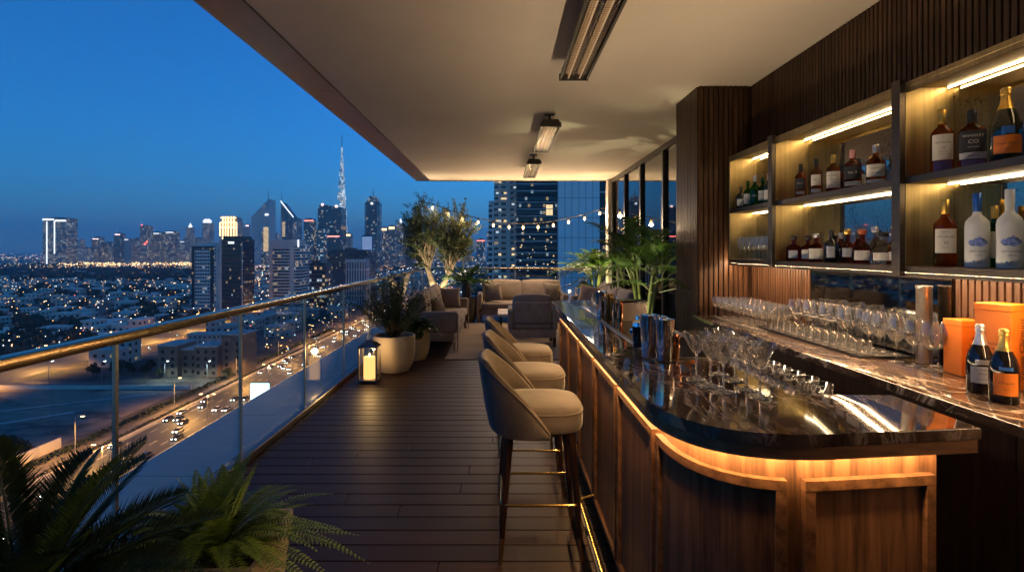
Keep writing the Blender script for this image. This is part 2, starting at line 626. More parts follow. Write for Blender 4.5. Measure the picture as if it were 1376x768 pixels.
def deck_mat():
    t = NT('dark_deck_boards')
    v = t.coords((1, 1, 1))
    sep = t.n('ShaderNodeSeparateXYZ')
    t.l(v, sep.inputs[0])
    row = t.math('FLOOR', t.math('DIVIDE', sep.outputs[1], 0.15))
    wn = t.n('ShaderNodeTexWhiteNoise', noise_dimensions='1D')
    t.l(row, wn.inputs['W'])
    cv = t.n('ShaderNodeCombineXYZ')
    t.l(t.math('ADD', t.math('MULTIPLY', sep.outputs[0], 0.8), t.math('MULTIPLY', wn.outputs[0], 37.0)), cv.inputs[0])
    t.l(t.math('MULTIPLY', sep.outputs[1], 26), cv.inputs[1])
    g = t.noise(cv.outputs[0], 1.6, 6, 0.6, 0.5)
    c1 = t.ramp(g, [(0.3, (0.015, 0.0065, 0.0038)), (0.7, (0.05, 0.0235, 0.0135))])
    k = t.math('ADD', t.math('MULTIPLY', wn.outputs[0], 0.5), 0.7)
    cc = t.n('ShaderNodeCombineXYZ')
    for i in range(3):
        t.l(k, cc.inputs[i])
    t.l(t.mix(1.0, c1, cc.outputs[0], 'MULTIPLY'), t.b.inputs['Base Color'])
    rr = t.n('ShaderNodeMapRange')
    t.b.inputs['Specular IOR Level'].default_value = 0.22
    rr.inputs['To Min'].default_value = 0.34
    rr.inputs['To Max'].default_value = 0.6
    t.l(g, rr.inputs[0])
    t.l(rr.outputs[0], t.b.inputs['Roughness'])
    t.bump(g, 0.2, 0.003)
    return t.m


def mirror_mat():
    t = NT('antique_mirror')
    v = t.coords((1, 1, 1))
    n = t.noise(v, 3.2, 8, 0.7, 0.6)
    sp = t.noise(v, 46, 5, 0.6, 0.3)
    spot = t.ramp(t.math('ADD', t.math('MULTIPLY', n, 0.55), t.math('MULTIPLY', sp, 0.45)),
                  [(0.36, (0.05, 0.042, 0.03)), (0.45, (0.46, 0.43, 0.36)), (0.7, (0.56, 0.53, 0.45))])
    t.l(spot, t.b.inputs['Base Color'])
    t.b.inputs['Metallic'].default_value = 1
    r = t.ramp(sp, [(0.33, (0.16, 0.16, 0.16)), (0.5, (0.025, 0.025, 0.025))])
    t.l(r, t.b.inputs['Roughness'])
    return t.m


def leaf_mat(name, a, b, rough=0.45, sss=0.25):
    t = NT(name)
    v = t.coords((1, 1, 1))
    n = t.noise(v, 9, 3)
    t.l(t.ramp(n, [(0.35, a), (0.65, b)]), t.b.inputs['Base Color'])
    t.b.inputs['Roughness'].default_value = rough
    tl = t.n('ShaderNodeBsdfTranslucent')
    t.l(t.ramp(n, [(0.35, lin(a, 1.3)), (0.65, lin(b, 1.4))]), tl.inputs[0])
    mx = t.n('ShaderNodeMixShader')
    mx.inputs[0].default_value = sss
    t.l(t.b.outputs[0], mx.inputs[1])
    t.l(tl.outputs[0], mx.inputs[2])
    t.l(mx.outputs[0], t.out.inputs[0])
    return t.m


M['splash'] = mat('dark_mirror', (0.3, 0.29, 0.27), 0.03, 1.0, 0.2, 4)
M['deck'] = deck_mat()
M['mirror'] = mirror_mat()
M['fern'] = leaf_mat('fern_leaf', (0.085, 0.165, 0.022), (0.165, 0.265, 0.045))
M['sago'] = leaf_mat('sago_leaf', (0.018, 0.042, 0.012), (0.04, 0.08, 0.02), 0.35, 0.12)
M['palm'] = leaf_mat('palm_leaf', (0.035, 0.085, 0.012), (0.08, 0.15, 0.025), 0.4)
M['olive'] = leaf_mat('olive_leaf', (0.035, 0.055, 0.02), (0.09, 0.125, 0.045), 0.5)
M['shrub'] = leaf_mat('shrub_leaf', (0.045, 0.065, 0.025), (0.11, 0.135, 0.05), 0.5)
M['broad'] = leaf_mat('broad_leaf', (0.015, 0.05, 0.01), (0.04, 0.09, 0.02), 0.35)
M['bark'] = mat('olive_bark', (0.2, 0.15, 0.1), 0.9, 0, 0.5, 14, 0.9, 40)
M['twig'] = mat('brown_twig', (0.06, 0.042, 0.026), 0.9, 0, 0.3, 14)
M['palmstem'] = mat('green_palm_stem', (0.11, 0.13, 0.035), 0.5, 0, 0.4, 14, 0.4, 30)
# ================================================================== TERRACE SHELL
CEIL = 3.13
WALL = 2.36
RX = -1.92
YB = 13.2

bm = B()
y = -1.5
while y < YB + 0.02:
    cuts_ = [RX + 0.05]
    while cuts_[-1] < 2.5:
        cuts_.append(min(2.5, cuts_[-1] + (rnd.uniform(.4, 2.4) if len(cuts_) == 1 else 2.4)))
    for xa, xb in zip(cuts_, cuts_[1:]):
        if xb - xa > .02:
            rbox(bm, xa + .0012, xb - .0012, y + 0.003, y + 0.146, -0.028, rnd.uniform(-.0012, 0.0), 0.003, 1)
    y += 0.15
struct('deck_floor', bm, M['deck'])
bm = B()
box(bm, RX - 0.05, 2.5, -1.5, YB + 0.06, -0.3, -0.03)
struct('deck_slab', bm, M['black'])
bm = B()
rbox(bm, RX - 0.055, RX + 0.045, -1.5, YB + 0.06, -0.2, 0.055, 0.006, 1)
box(bm, RX + 0.05, 2.5, YB + 0.03, YB + 0.12, -0.2, 0.055)
struct('deck_kerb', bm, M['legwood'])
bm = B()
y = -2.0
while y < YB + 1:
    box(bm, -2.85, RX - 0.06, y + 0.006, y + 1.494, -0.2, -0.12)
    y += 1.5
box(bm, -2.84, RX - 0.06, -2, YB + 1, -0.5, -0.203)
struct('outer_ledge', bm, M['ledge'])

bm = B()
box(bm, -1.62, 2.6, -1.5, 11.97, CEIL, CEIL + 0.3)
struct('ceiling', bm, M['plaster'])
bm = B()
for k in range(6):
    box(bm, -1.93, -1.623, -1.5 + k * 2.25, -1.5 + (k + 1) * 2.25 - 0.006, CEIL - 0.012, CEIL + 0.3)
box(bm, -1.62, 2.6, 11.973, 12.02, CEIL - 0.012, CEIL + 0.3)
struct('ceiling_edge_trim', bm, M['fascia'])
bm = B()
box(bm, -1.93, 2.6, -1.62, -1.505, -0.3, CEIL + 0.3)
struct('added_light_block_wall', bm, M['slat'])  # unseen wall added behind the camera to block blue sky light

# ---- railings
def railing(name, label, length, posts, loc, rz):
    """Runs along local +y."""
    t = thing(name, label, 'railing', loc, rz, 'glass balustrades of the terrace')
    b = B()
    rbox(b, -0.055, 0.022, 0, length, 1.10, 1.15, 0.006, 2)
    obj('handrail', b, M['rail'], t)
    for p in posts:
        b = B()
        box(b, 0.001, 0.018, p - 0.011, p + 0.011, 0.03, 1.10)
        obj('post', b, M['steel'], t)
    es = [0] + list(posts) + [length]
    for a, c in zip(es, es[1:]):
        if c - a < 0.1:
            continue
        b = B()
        box(b, -0.016, -0.004, a + 0.006, c - 0.006, 0.056, 1.098)
        obj('glass_panel', b, M['rail_glass'], t)
    return t


ps = [2.64 - 1.26 * 3 + 1.26 * k + 1.5 for k in range(13)]
ps = [p for p in ps if p < 14.6]
railing('glass_railing', 'long clear glass railing with flat bronze handrail along the open left edge of the deck', 14.7, ps, (RX, -1.5, 0), 0)
railing('glass_railing', 'short glass railing across the far end of the terrace behind the middle sofa', 4.4, [0.02, 1.1, 2.2, 3.3, 4.38], (RX + 4.42, YB + 0.05, 0), PI / 2)

# ---- glazed doors at the far right
gy0, gy1 = 5.76, 11.6
t = thing('glazed_door_wall', 'tall dark-framed glass doors behind the palms and right-hand sofa', 'glass doors', (WALL, 0, 0))
b = B()
box(b, 0.0, 0.09, gy0, gy1, CEIL - 0.09, CEIL - 0.002)
box(b, 0.0, 0.09, gy0, gy1, 0.0, 0.06)
obj('track_frame', b, M['darkmetal'], t)
ms = [5.80, 6.35, 6.62, 7.9, 9.2, 10.4, 11.56]
for k, m_ in enumerate(ms):
    b = B()
    box(b, -0.012, 0.075, m_ - 0.035, m_ + 0.035, 0.062, CEIL - 0.092)
    obj('mullion', b, M['darkmetal'], t)
for a, c in zip(ms, ms[1:]):
    b = B()
    box(b, 0.03, 0.042, a + 0.036, c - 0.036, 0.062, CEIL - 0.092)
    obj('glass_pane', b, M['door_glass'], t)
bm = B()
box(bm, 5.2, 5.3, 4.8, 12.5, -0.1, CEIL + 0.2)
box(bm, 2.56, 5.2, 4.8, 4.9, -0.1, CEIL + 0.2)
box(bm, 2.62, 5.2, 12.4, 12.5, -0.1, CEIL + 0.2)
box(bm, 2.605, 5.2, 4.9, 12.4, CEIL + 0.001, CEIL + 0.2)
struct('interior_room_wall', bm, M['interior'])
bm = B()
box(bm, 2.52, 5.2, 4.9, 12.4, -0.1, -0.001)
struct('interior_floor', bm, M['interior'])
b = B()
rbox(b, 2.28, 2.5, 11.64, 11.9, 0.0, CEIL - 0.014, 0.006, 1)
tag(obj('corner_post', b, M['post']), 'beige square post at the outer corner of the glass doors', 'post')

# ---- column and slatted walls
def slats(b, axis, a0, a1, z0, z1, face, depth=0.022, pitch=0.04, w=0.027, sign=-1):
    n = int(round((a1 - a0) / pitch))
    p = (a1 - a0) / n
    for i in range(n):
        s = a0 + i * p + (p - w) / 2
        if axis == 'y':
            box(b, *sorted((face, face + sign * depth)), s, s + w, z0, z1)
        else:
            box(b, s, s + w, *sorted((face, face + sign * depth)), z0, z1)


t = thing('slatted_column', 'dark walnut column clad in vertical slats beside the far end of the back counter', 'column', (0, 0, 0))
b = B()
box(b, 1.875, 2.5, 5.115, 5.74, 0, CEIL - 0.002)
obj('core', b, M['cab'], t)
b = B()
slats(b, 'y', 5.12, 5.74, 0, CEIL - 0.003, 1.875, pitch=0.045, w=0.031)
slats(b, 'x', 1.86, 2.33, 0, CEIL - 0.003, 5.115, pitch=0.047, w=0.033)
obj('slat_cladding', b, M['slat'], t)

t = thing('slatted_wall', 'long walnut wall of narrow vertical slats behind the shelves and back counter', 'wall', (0, 0, 0))
b = B()
box(b, WALL + 0.022, WALL + 0.2, -1.5, 5.1, 0, CEIL - 0.002)
obj('backing', b, M['cab'], t)
b = B()
slats(b, 'y', -1.5, 5.09, 2.445, CEIL - 0.003, WALL + 0.022)
obj('slat_cladding', b, M['slat'], t)
b = B()
slats(b, 'y', 4.12, 5.09, 0.955, 1.445, WALL + 0.022)
slats(b, 'y', 0.2, 2.80, 0.955, 1.445, WALL + 0.022)
obj('slat_cladding', b, M['slat'], t)
t = tag(obj('splashback_mirror', (lambda b_: (box(b_, WALL - 0.004, WALL + 0.02, 2.815, 4.10, 0.953, 1.44), b_)[1])(B()), M['splash']),
        'dark antique mirror splashback between two slatted panels above the back counter', 'mirror')

# ---- display shelves
SX = 2.10
Z0, ZM, Z1 = 1.45, 1.945, 2.44


def bay(y0, y1, label, lower_end=False):
    t = thing('display_shelf', label, 'wall shelf', (0, 0, 0), 0, 'lit brass display shelves')
    th = 0.024
    back = WALL - 0.012
    for yy in (y0, y1 - th):
        b = B()
        rbox(b, SX, WALL, yy, yy + th, Z0, Z1, 0.002, 1)
        obj('side_panel', b, M['brass_cab'], t)
    b = B()
    rbox(b, SX, WALL, y0 + th + 0.001, y1 - th - 0.001, Z1 - 0.03, Z1 - 0.002, 0.002, 1)
    box(b, SX + 0.001, SX + 0.012, y0 + th + 0.002, y1 - th - 0.002, Z1 - 0.055, Z1 - 0.031)
    obj('top_panel', b, M['brass_cab'], t)
    b = B()
    rbox(b, SX - 0.006, WALL, y0 + th + 0.001, y1 - th - 0.001, Z0 - 0.002, Z0 + 0.033, 0.002, 1)
    box(b, SX - 0.006, SX + 0.004, y0 + th + 0.001, y1 - th - 0.001, Z0 - 0.02, Z0 - 0.0025)
    obj('bottom_shelf', b, M['bronze'], t)
    b = B()
    rbox(b, SX - 0.004, back - 0.002, y0 + th + 0.001, y1 - th - 0.001, ZM - 0.036, ZM, 0.002, 1)
    obj('middle_shelf', b, M['bronze'], t)
    b = B()
    box(b, back, WALL - 0.001, y0 + th + 0.001, y1 - th - 0.001, Z0 + 0.034, Z1 - 0.031)
    obj('mirror_back', b, M['mirror'], t)
    for z in (Z1 - 0.031, ZM - 0.037):
        b = B()
        box(b, back - 0.036, back - 0.031, y0 + th + 0.01, y1 - th - 0.01, z - 0.0045, z - 0.0005)
        obj('led_strip', b, M['led'], t)
    return t


bay(4.155, 4.99, 'small brass-lined lit shelf nearest the slatted column, with green bottles above flute glasses')
bay(2.825, 4.15, 'wide brass-lined lit shelf in the middle, holding two rows of amber spirit bottles')
bay(1.66, 2.82, 'brass-lined lit shelf above the orange boxes, holding whisky, champagne and frosted bottles')
for yy in (4.1525, 2.8225):
    pass
# frames standing proud between bays
for yy, lb in ((4.1525, 'slim dark bronze upright between the small and the wide lit shelf'),
               (2.8225, 'slim dark bronze upright between the wide lit shelf and the frosted bottles')):
    b = B()
    rbox(b, SX - 0.035, SX - 0.002, yy - 0.03, yy + 0.03, Z0 - 0.02, Z1 + 0.012, 0.003, 1)
    tag(obj('shelf_upright', b, M['bronze']), lb, 'shelf upright')
b = B()
box(b, 2.15, 2.172, 0.2, 5.05, Z0 - 0.012, Z0 - 0.0035)
tag(obj('under_shelf_light', b, M['led_under']), 'long warm light strip under the lit shelves, glowing onto the back counter', 'light strip')

# ---- back counter
CT = 0.95
t = thing('back_counter', 'long dark marble back counter on walnut cupboards below the lit shelves', 'counter', (0, 0, 0))
b = B()
box(b, 1.86, WALL + 0.02, 0.0, 5.085, 0.1, CT - 0.045)
obj('cupboard', b, M['cab'], t)
b = B()
box(b, 1.92, WALL, 0.0, 5.08, 0.001, 0.098)
obj('toe_kick', b, M['black'], t)
ys = [0.02 + i * 0.633 for i in range(9)]
for a, c in zip(ys, ys[1:]):
    b = B()
    rbox(b, 1.838, 1.858, a + 0.002, c - 0.002, 0.105, CT - 0.05, 0.0015, 1)
    obj('cupboard_door', b, M['cab'], t)
b = B()
rbox(b, 1.80, WALL + 0.02, 0.0, 5.09, CT - 0.042, CT, 0.004, 2)
obj('marble_top', b, M['marble'], t)

# ================================================================== BAR
BT = 1.10
top = [(0.445, 4.86)] + [(0.445, y_) for y_ in (4.2, 3.4, 2.6, 2.0)] + bez((0.445, 1.70), (0.445, 1.325), (0.80, 1.345), 18) \
      + [(1.245, 1.395), (1.245, 1.716), (0.96, 1.716), (0.96, 5.0)] + bez((0.585, 5.0), (0.445, 5.0), (0.445, 4.862), 8)[:-1]
front = [(0.527, 4.86)] + [(0.527, y_) for y_ in (4.2, 3.4, 2.6, 2.0)] + bez((0.527, 1.75), (0.527, 1.415), (0.82, 1.43), 18) + [(1.0, 1.450), (1.19, 1.472)]


def normals(pts):
    out = []
    for i in range(len(pts)):
        a, c = pts[max(0, i - 1)], pts[min(len(pts) - 1, i + 1)]
        dx, dy = c[0] - a[0], c[1] - a[1]
        l = math.hypot(dx, dy)
        out.append((dy / l, -dx / l))      # path runs towards the camera then right: outward is left / camera side
    return out


fn_ = normals(front)
arc = [0.0]
for p, q in zip(front, front[1:]):
    arc.append(arc[-1] + math.hypot(q[0] - p[0], q[1] - p[1]))
LEN = arc[-1]


def along(s):
    s = max(0.0, min(LEN, s))
    for i in range(len(arc) - 1):
        if s <= arc[i + 1] + 1e-9:
            f = (s - arc[i]) / max(1e-9, arc[i + 1] - arc[i])
            p = tuple(a + (c - a) * f for a, c in zip(front[i], front[i + 1]))
            n = tuple(a + (c - a) * f for a, c in zip(fn_[i], fn_[i + 1]))
            l = math.hypot(*n)
            return p, (n[0] / l, n[1] / l)


def seg(s0, s1, n=None):
    n = n or max(2, int((s1 - s0) / 0.025))
    ps_, ns_ = [], []
    for i in range(n + 1):
        p, q = along(s0 + (s1 - s0) * i / n)
        ps_.append(p)
        ns_.append(q)
    return ps_, ns_


t = thing('bar_counter', 'curved walnut bar with dark marble top and amber light under its lip', 'bar', (0, 0, 0))
body = front + [(1.19, 1.70), (0.94, 1.712), (0.94, 4.98), (0.6, 4.98)]
b = B()
prism(b, body, 0.10, BT - 0.068)
obj('bar_body', b, M['walnut'], t)
kick = [(x + 0.05, y_ + 0.04) if y_ < 1.7 or x < 0.6 else (x - 0.03, y_) for x, y_ in body]
b = B()
prism(b, kick, 0.001, 0.099)
obj('toe_kick', b, M['black'], t)
b = B()
prism(b, top, BT - 0.032, BT, 0.005, 2)
obj('marble_top', b, M['marble'], t)
lip = [(x + (0.006 if x < 0.9 else -0.004), y_ + (0.006 if y_ < 1.6 else 0)) for x, y_ in top]
b = B()
prism(b, lip, BT - 0.067, BT - 0.0325)
obj('walnut_lip', b, M['lipwood'], t)
b = B()
sweep(b, *seg(0.02, LEN - 0.02, 160), 0.030, 0.044, BT - 0.080, BT - 0.0685)
obj('led_strip', b, M['led_bar'], t)
# panels: five flat ones, one round the corner, one facing the camera end
s_corner0, s_corner1 = 4.86 - 1.80, LEN - 0.42
cuts = [0.02 + (s_corner0 - 0.02) * k / 5 for k in range(6)]
pan = list(zip(cuts, cuts[1:])) + [(s_corner0, s_corner1), (s_corner1, LEN)]
for k, (s0, s1) in enumerate(pan):
    g = 0.022
    a0, a1 = s0 + g, s1 - g
    pz0, pz1, w = 0.16, 0.955, 0.026
    b = B()
    sweep(b, *seg(a0, a1), -0.004, 0.022, pz1 - w, pz1)
    sweep(b, *seg(a0, a1), -0.004, 0.022, pz0, pz0 + w)
    sweep(b, *seg(a0, a0 + w, 2), -0.004, 0.0215, pz0 + w + 0.0005, pz1 - w - 0.0005)
    sweep(b, *seg(a1 - w, a1, 2), -0.004, 0.0215, pz0 + w + 0.0005, pz1 - w - 0.0005)
    obj('panel_frame', b, M['walnut_h'], t)
    b = B()
    sweep(b, *seg(a0 + w + 0.001, a1 - w - 0.001), -0.004, 0.005, pz0 + w + 0.001, pz1 - w - 0.001)
    o_ = obj('inset_panel', b, M['walnut'], t)
# work side: lower ledge, steel inset
b = B()
rbox(b, 0.945, 1.19, 1.735, 4.95, 0.985, 1.015, 0.003, 1)
obj('work_ledge', b, M['steel'], t)
b = B()
box(b, 0.945, 1.16, 1.74, 4.93, 0.1, 0.983)
obj('work_cupboard', b, M['cab'], t)
b = B()
rbox(b, 0.655, 0.955, 2.29, 4.3, BT + 0.0005, BT + 0.004, 0.001, 1)
obj('drip_mat', b, M['darkbottle'], t)
b = B()
for (x0, x1, y0, y1) in ((0.650, 0.655, 2.285, 4.3), (0.655, 0.955, 2.285, 2.29)):
    box(b, x0, x1, y0, y1, BT + 0.0005, BT + 0.007)
obj('mat_edging', b, M['steel'], t)
b = B()
box(b, 1.150, 1.172, 1.76, 4.9, 1.0155, 1.0195)
box(b, 1.136, 1.146, 1.76, 4.9, 1.0155, 1.0345)
obj('light_channel', b, M['steel'], t)
b = B()
box(b, 1.153, 1.169, 1.765, 4.895, 1.0197, 1.0215)
obj('led_strip', b, M['led_work'], t)
# foot rail
b = B()
tube(b, [(0.425, 4.8, 0.17), (0.425, 1.75, 0.17)] + [(x, y_, 0.17) for x, y_ in bez((0.425, 1.72), (0.425, 1.32), (0.80, 1.325), 12)] + [(1.15, 1.365, 0.17)], 0.019, 14)
obj('foot_rail', b, M['brass'], t)
for yy in (4.5, 3.75, 3.0, 2.25):
    b = B()
    tube(b, [(0.425, yy, 0.17), (0.53, yy, 0.20)], 0.008, 8)
    obj('rail_bracket', b, M['brass'], t)

# ================================================================== HEATERS
def heater(loc, ln, label, hang):
    t = thing('ceiling_heater', label, 'heater', loc, 0, 'patio heaters hung in a row under the ceiling')
    b = B()
    prof = [(-0.115, 0.0), (-0.115, 0.03), (-0.085, 0.085), (0.085, 0.085), (0.115, 0.03), (0.115, 0.0), (0.098, 0.0), (0.098, 0.026), (-0.098, 0.026), (-0.098, 0.0)]
    k = len(prof)
    r0 = [b.verts.new((x, 0.0, z)) for x, z in prof]
    r1 = [b.verts.new((x, ln, z)) for x, z in prof]
    for i in range(k):
        b.faces.new((r0[i], r0[(i + 1) % k], r1[(i + 1) % k], r1[i]))
    b.faces.new(r0[::-1])
    b.faces.new(r1)
    obj('housing', b, M['heaterbody'], t)
    for yy in (-0.008, ln - 0.012):
        b = B()
        prism(b, [(-0.118, yy), (0.118, yy), (0.118, yy + 0.02), (-0.118, yy + 0.02)], -0.003, 0.05)
        obj('end_cap', b, M['heaterbody'], t)
    b = B()
    for sx in (-0.045, 0.045):
        pts = [(sx + 0.042 * math.sin(a), 0.024 - 0.016 * (1 - abs(a) / 1.4) * 0 - 0.012 * (abs(a) / 1.4) ** 2) for a in [(-1.4 + 2.8 * i / 8) for i in range(9)]]
        v0 = [b.verts.new((x, 0.015, z)) for x, z in pts] + [b.verts.new((x, 0.015, z + 0.0015)) for x, z in reversed(pts)]
        v1 = [b.verts.new((v.co.x, ln - 0.015, v.co.z)) for v in v0]
        m_ = len(v0)
        for i in range(m_):
            b.faces.new((v0[i], v0[(i + 1) % m_], v1[(i + 1) % m_], v1[i]))
    obj('reflector', b, M['reflector'], t)
    for sx in (-0.045, 0.045):
        b = B()
        tube(b, [(sx, 0.03, 0.008), (sx, ln - 0.03, 0.008)], 0.006, 8)
        obj('heating_element', b, M['element'], t)
    b = B()
    n = int(ln / 0.028)
    for i in range(n):
        yy = 0.02 + (ln - 0.04) * i / (n - 1)
        box(b, -0.097, 0.097, yy - 0.001, yy + 0.001, -0.001, 0.001)
    for sx in (-0.06, -0.02, 0.02, 0.06):
        box(b, sx - 0.001, sx + 0.001, 0.02, ln - 0.02, -0.0025, -0.0012)
    obj('grille', b, M['darkmetal'], t)
    for yy in (0.18, ln - 0.18):
        b = B()
        box(b, -0.055, 0.055, yy - 0.05, yy + 0.05, 0.086, 0.10)
        box(b, -0.012, 0.012, yy - 0.02, yy + 0.02, 0.1005, hang - 0.012)
        box(b, -0.055, 0.055, yy - 0.03, yy + 0.03, hang - 0.0115, hang - 0.001)
        obj('bracket', b, M['darkmetal'], t)
    return t


HZ = 2.95
heater((0.575, 2.57, HZ), 1.8, 'long twin-tube ceiling heater above the bar, nearest the stools', CEIL - HZ)
heater((0.535, 6.0, HZ), 1.55, 'middle of the three ceiling heaters, hung beyond the far end of the bar', CEIL - HZ)
heater((0.50, 8.6, HZ), 1.6, 'smallest-looking ceiling heater, hung above the sofas near the ceiling end', CEIL - HZ)
# ================================================================== STOOLS
def make_stool():
    t = thing('bar_stool', 'x', 'bar stool', (0, 0, 0), 0, 'velvet bar stools lined up along the bar')
    poly = superpoly(0.225, 0.225, 3.2, 56)
    b = B()
    stack(b, poly, [(0.90, 0.646), (0.97, 0.652), (1.0, 0.665), (1.012, 0.70), (1.0, 0.742), (0.985, 0.758), (0.94, 0.770), (0.8, 0.778), (0.45, 0.783)])
    obj('seat', b, M['velvet'], t, 60)
    b = B()
    tube(b, [(x * 1.003, y_ * 1.003, 0.745) for x, y_ in poly], 0.004, 6, True)
    obj('piping', b, M['velvet_edge'], t)
    # wrap-round back shell (front of the stool is -y)
    b = B()
    T = R(98)
    rings, edge = [], []
    N = 60
    for i in range(N + 1):
        a = -T + 2 * T * i / N
        u = abs(a) / T
        fall = max(0.0, (u - 0.30) / 0.70)
        h = 1.012 - 0.03 * u * u - 0.312 * (fall ** 1.25)
        zb = 0.635 + 0.035 * max(0, 1 - u * 1.6)
        ex = 3.0
        sa, ca = math.sin(a), math.cos(a)
        q = (abs(ca) ** ex + abs(sa) ** ex) ** (-1 / ex)
        flare = 0.055 * (1 - u ** 2)
        th = 0.046 - 0.014 * u

        def P(off, z):
            k = (z - zb) / 0.34
            r = 0.232 * q + off + flare * max(0, k) ** 1.3
            return (r * sa, r * ca - 0.005, z)
        sec = [P(0.0, zb), P(0.004, zb + (h - zb) * .33), P(0.002, zb + (h - zb) * .66), P(0.0, h - 0.02), P(0.008, h - 0.006), P(th * 0.5, h), P(th - 0.008, h - 0.006),
               P(th, h - 0.02), P(th + 0.006, zb + (h - zb) * .6), P(th + 0.006, zb + (h - zb) * .25), P(th - 0.004, zb)]
        rings.append([b.verts.new(p) for p in sec])
        edge.append(Vector(P(th + 0.001, h - 0.012)))
    for r0, r1 in zip(rings, rings[1:]):
        k = len(r0)
        for j in range(k):
            b.faces.new((r0[j], r0[(j + 1) % k], r1[(j + 1) % k], r1[j]))
    b.faces.new(rings[0][::-1])
    b.faces.new(rings[-1])
    bk = obj('backrest', b, M['velvet'], t, 65)
    b = B()
    tube(b, edge, 0.004, 6)
    obj('piping', b, M['velvet_edge'], bk)
    b = B()
    stack(b, superpoly(0.19, 0.19, 3, 32), [(1, 0.632), (1, 0.654)])
    obj('seat_frame', b, M['legwood'], t)
    for sx in (-1, 1):
        for sy in (-1, 1):
            p0, p1 = Vector((sx * 0.155, sy * 0.155, 0.645)), Vector((sx * 0.198, sy * 0.205, 0.0))
            pm = p0.lerp(p1, 0.80)
            b = B()
            tube(b, [p0, pm], [0.021, 0.0135], 14)
            l = obj('leg', b, M['legwood'], t)
            b = B()
            tube(b, [pm, p1], [0.0138, 0.0105], 14)
            obj('brass_tip', b, M['brass'], l)
    b = B()
    k = (0.645 - 0.29) / 0.645
    rx, ry = 0.155 + 0.043 * k + 0.016, 0.155 + 0.05 * k + 0.016
    tube(b, [(x, y_, 0.29) for x, y_ in superpoly(rx, ry, 14, 64)], 0.0075, 10, True)
    obj('foot_ring', b, M['brass'], t)
    return t


st = make_stool()
st['label'] = 'taupe velvet bar stool with brass foot ring, nearest of three and seen whole'
st.location = (0.19, 2.87, 0)
st.rotation_euler.z = PI / 2
dup(st, (0.185, 3.61, 0), PI / 2 - 0.02, 'middle taupe velvet bar stool, partly hidden behind the nearest one')
dup(st, (0.17, 4.38, 0), PI / 2 + 0.03, 'taupe velvet bar stool farthest along the bar, closest to the armchair')

# ================================================================== SOFAS
def sofa(name, label, cat, L, D, loc, rz, nseat, arm_w=0.11, group=None, fab='sofa', back_h=0.86, n_back=None, post=True):
    """Front is -y, length along x, origin at floor centre."""
    t = thing(name, label, cat, loc, rz, group)
    hx, hy = L / 2, D / 2
    b = B()
    rbox(b, -hx + 0.02, hx - 0.02, -hy + 0.05, hy, 0.16, 0.30, 0.02, 2)
    obj('base', b, M[fab], t)
    b = B()
    rbox(b, -hx + arm_w, hx - arm_w, hy - 0.16, hy, 0.302, back_h - 0.06, 0.04, 3)
    obj('back', b, M[fab], t)
    for s in (-1, 1):
        b = B()
        x0, x1 = sorted((s * hx, s * (hx - arm_w)))
        rbox(b, x0, x1, -hy, hy, 0.29, 0.62, 0.03, 3)
        obj('arm', b, M[fab], t)
    w = (L - 2 * arm_w) / nseat
    for k in range(nseat):
        b = B()
        x0 = -hx + arm_w + k * w
        rbox(b, x0 + 0.005, x0 + w - 0.005, -hy + 0.01, hy - 0.162, 0.303, 0.43, 0.035, 3, None, 0.02)
        obj('seat_cushion', b, M[fab], t, 60)
    nb = n_back or nseat
    w = (L - 2 * arm_w) / nb
    for k in range(nb):
        b = B()
        x0 = -hx + arm_w + k * w
        mt = Matrix.Translation((0, hy - 0.22, 0.44)) @ Matrix.Rotation(R(-10), 4, 'X') @ Matrix.Translation((0, -(hy - 0.22), -0.44))
        rbox(b, x0 + 0.006, x0 + w - 0.006, hy - 0.31, hy - 0.165, 0.445, back_h + 0.03, 0.045, 3, mt, 0.03)
        obj('back_cushion', b, M[fab], t, 60)
    for sx in (-1, 1):
        for sy in (-1, 1):
            b = B()
            px, py = sx * (hx - 0.05), sy * (hy - 0.05)
            rbox(b, px - 0.025, px + 0.025, py - 0.025, py + 0.025, 0, 0.159, 0.004, 1)
            if sy < 0 and post:
                rbox(b, px - 0.03 + sx * 0.03, px + 0.03 + sx * 0.03, py - 0.068, py - 0.052, 0.0, 0.6, 0.006, 2)
            obj('leg', b, M['legwood'] if not (sy < 0 and post) else M['sofadark'], t)
    return t


def pillow(label, w, h, th, loc, rot, m_='sofa', group='scatter cushions on the sofas'):
    b = B()
    n = 18
    g = []
    for side in (1, -1):
        g.append([[None] * (n + 1) for _ in range(n + 1)])
        for i in range(n + 1):
            for j in range(n + 1):
                u, v = -1 + 2 * i / n, -1 + 2 * j / n
                if side == -1 and (i in (0, n) or j in (0, n)):
                    g[1][i][j] = g[0][i][j]
                    continue
                e = max(0, (1 - u * u) * (1 - v * v)) ** 0.42
                pin = 1 - 0.10 * (1 - abs(u) ** 2) * abs(v) ** 2 - 0.0 * u
                pin2 = 1 - 0.10 * (1 - abs(v) ** 2) * abs(u) ** 2
                g[0 if side == 1 else 1][i][j] = b.verts.new((u * w / 2 * pin2, side * th / 2 * e + 0.004 * mnoise.noise((u * 2, v * 2, loc[0])), v * h / 2 * pin))
    for q in g:
        for i in range(n):
            for j in range(n):
                b.faces.new((q[i][j], q[i + 1][j], q[i + 1][j + 1], q[i][j + 1]))
    o = obj('throw_pillow', b, M[m_], None, 70)
    o.location = loc
    o.rotation_euler = rot
    return tag(o, label, 'cushion', group)


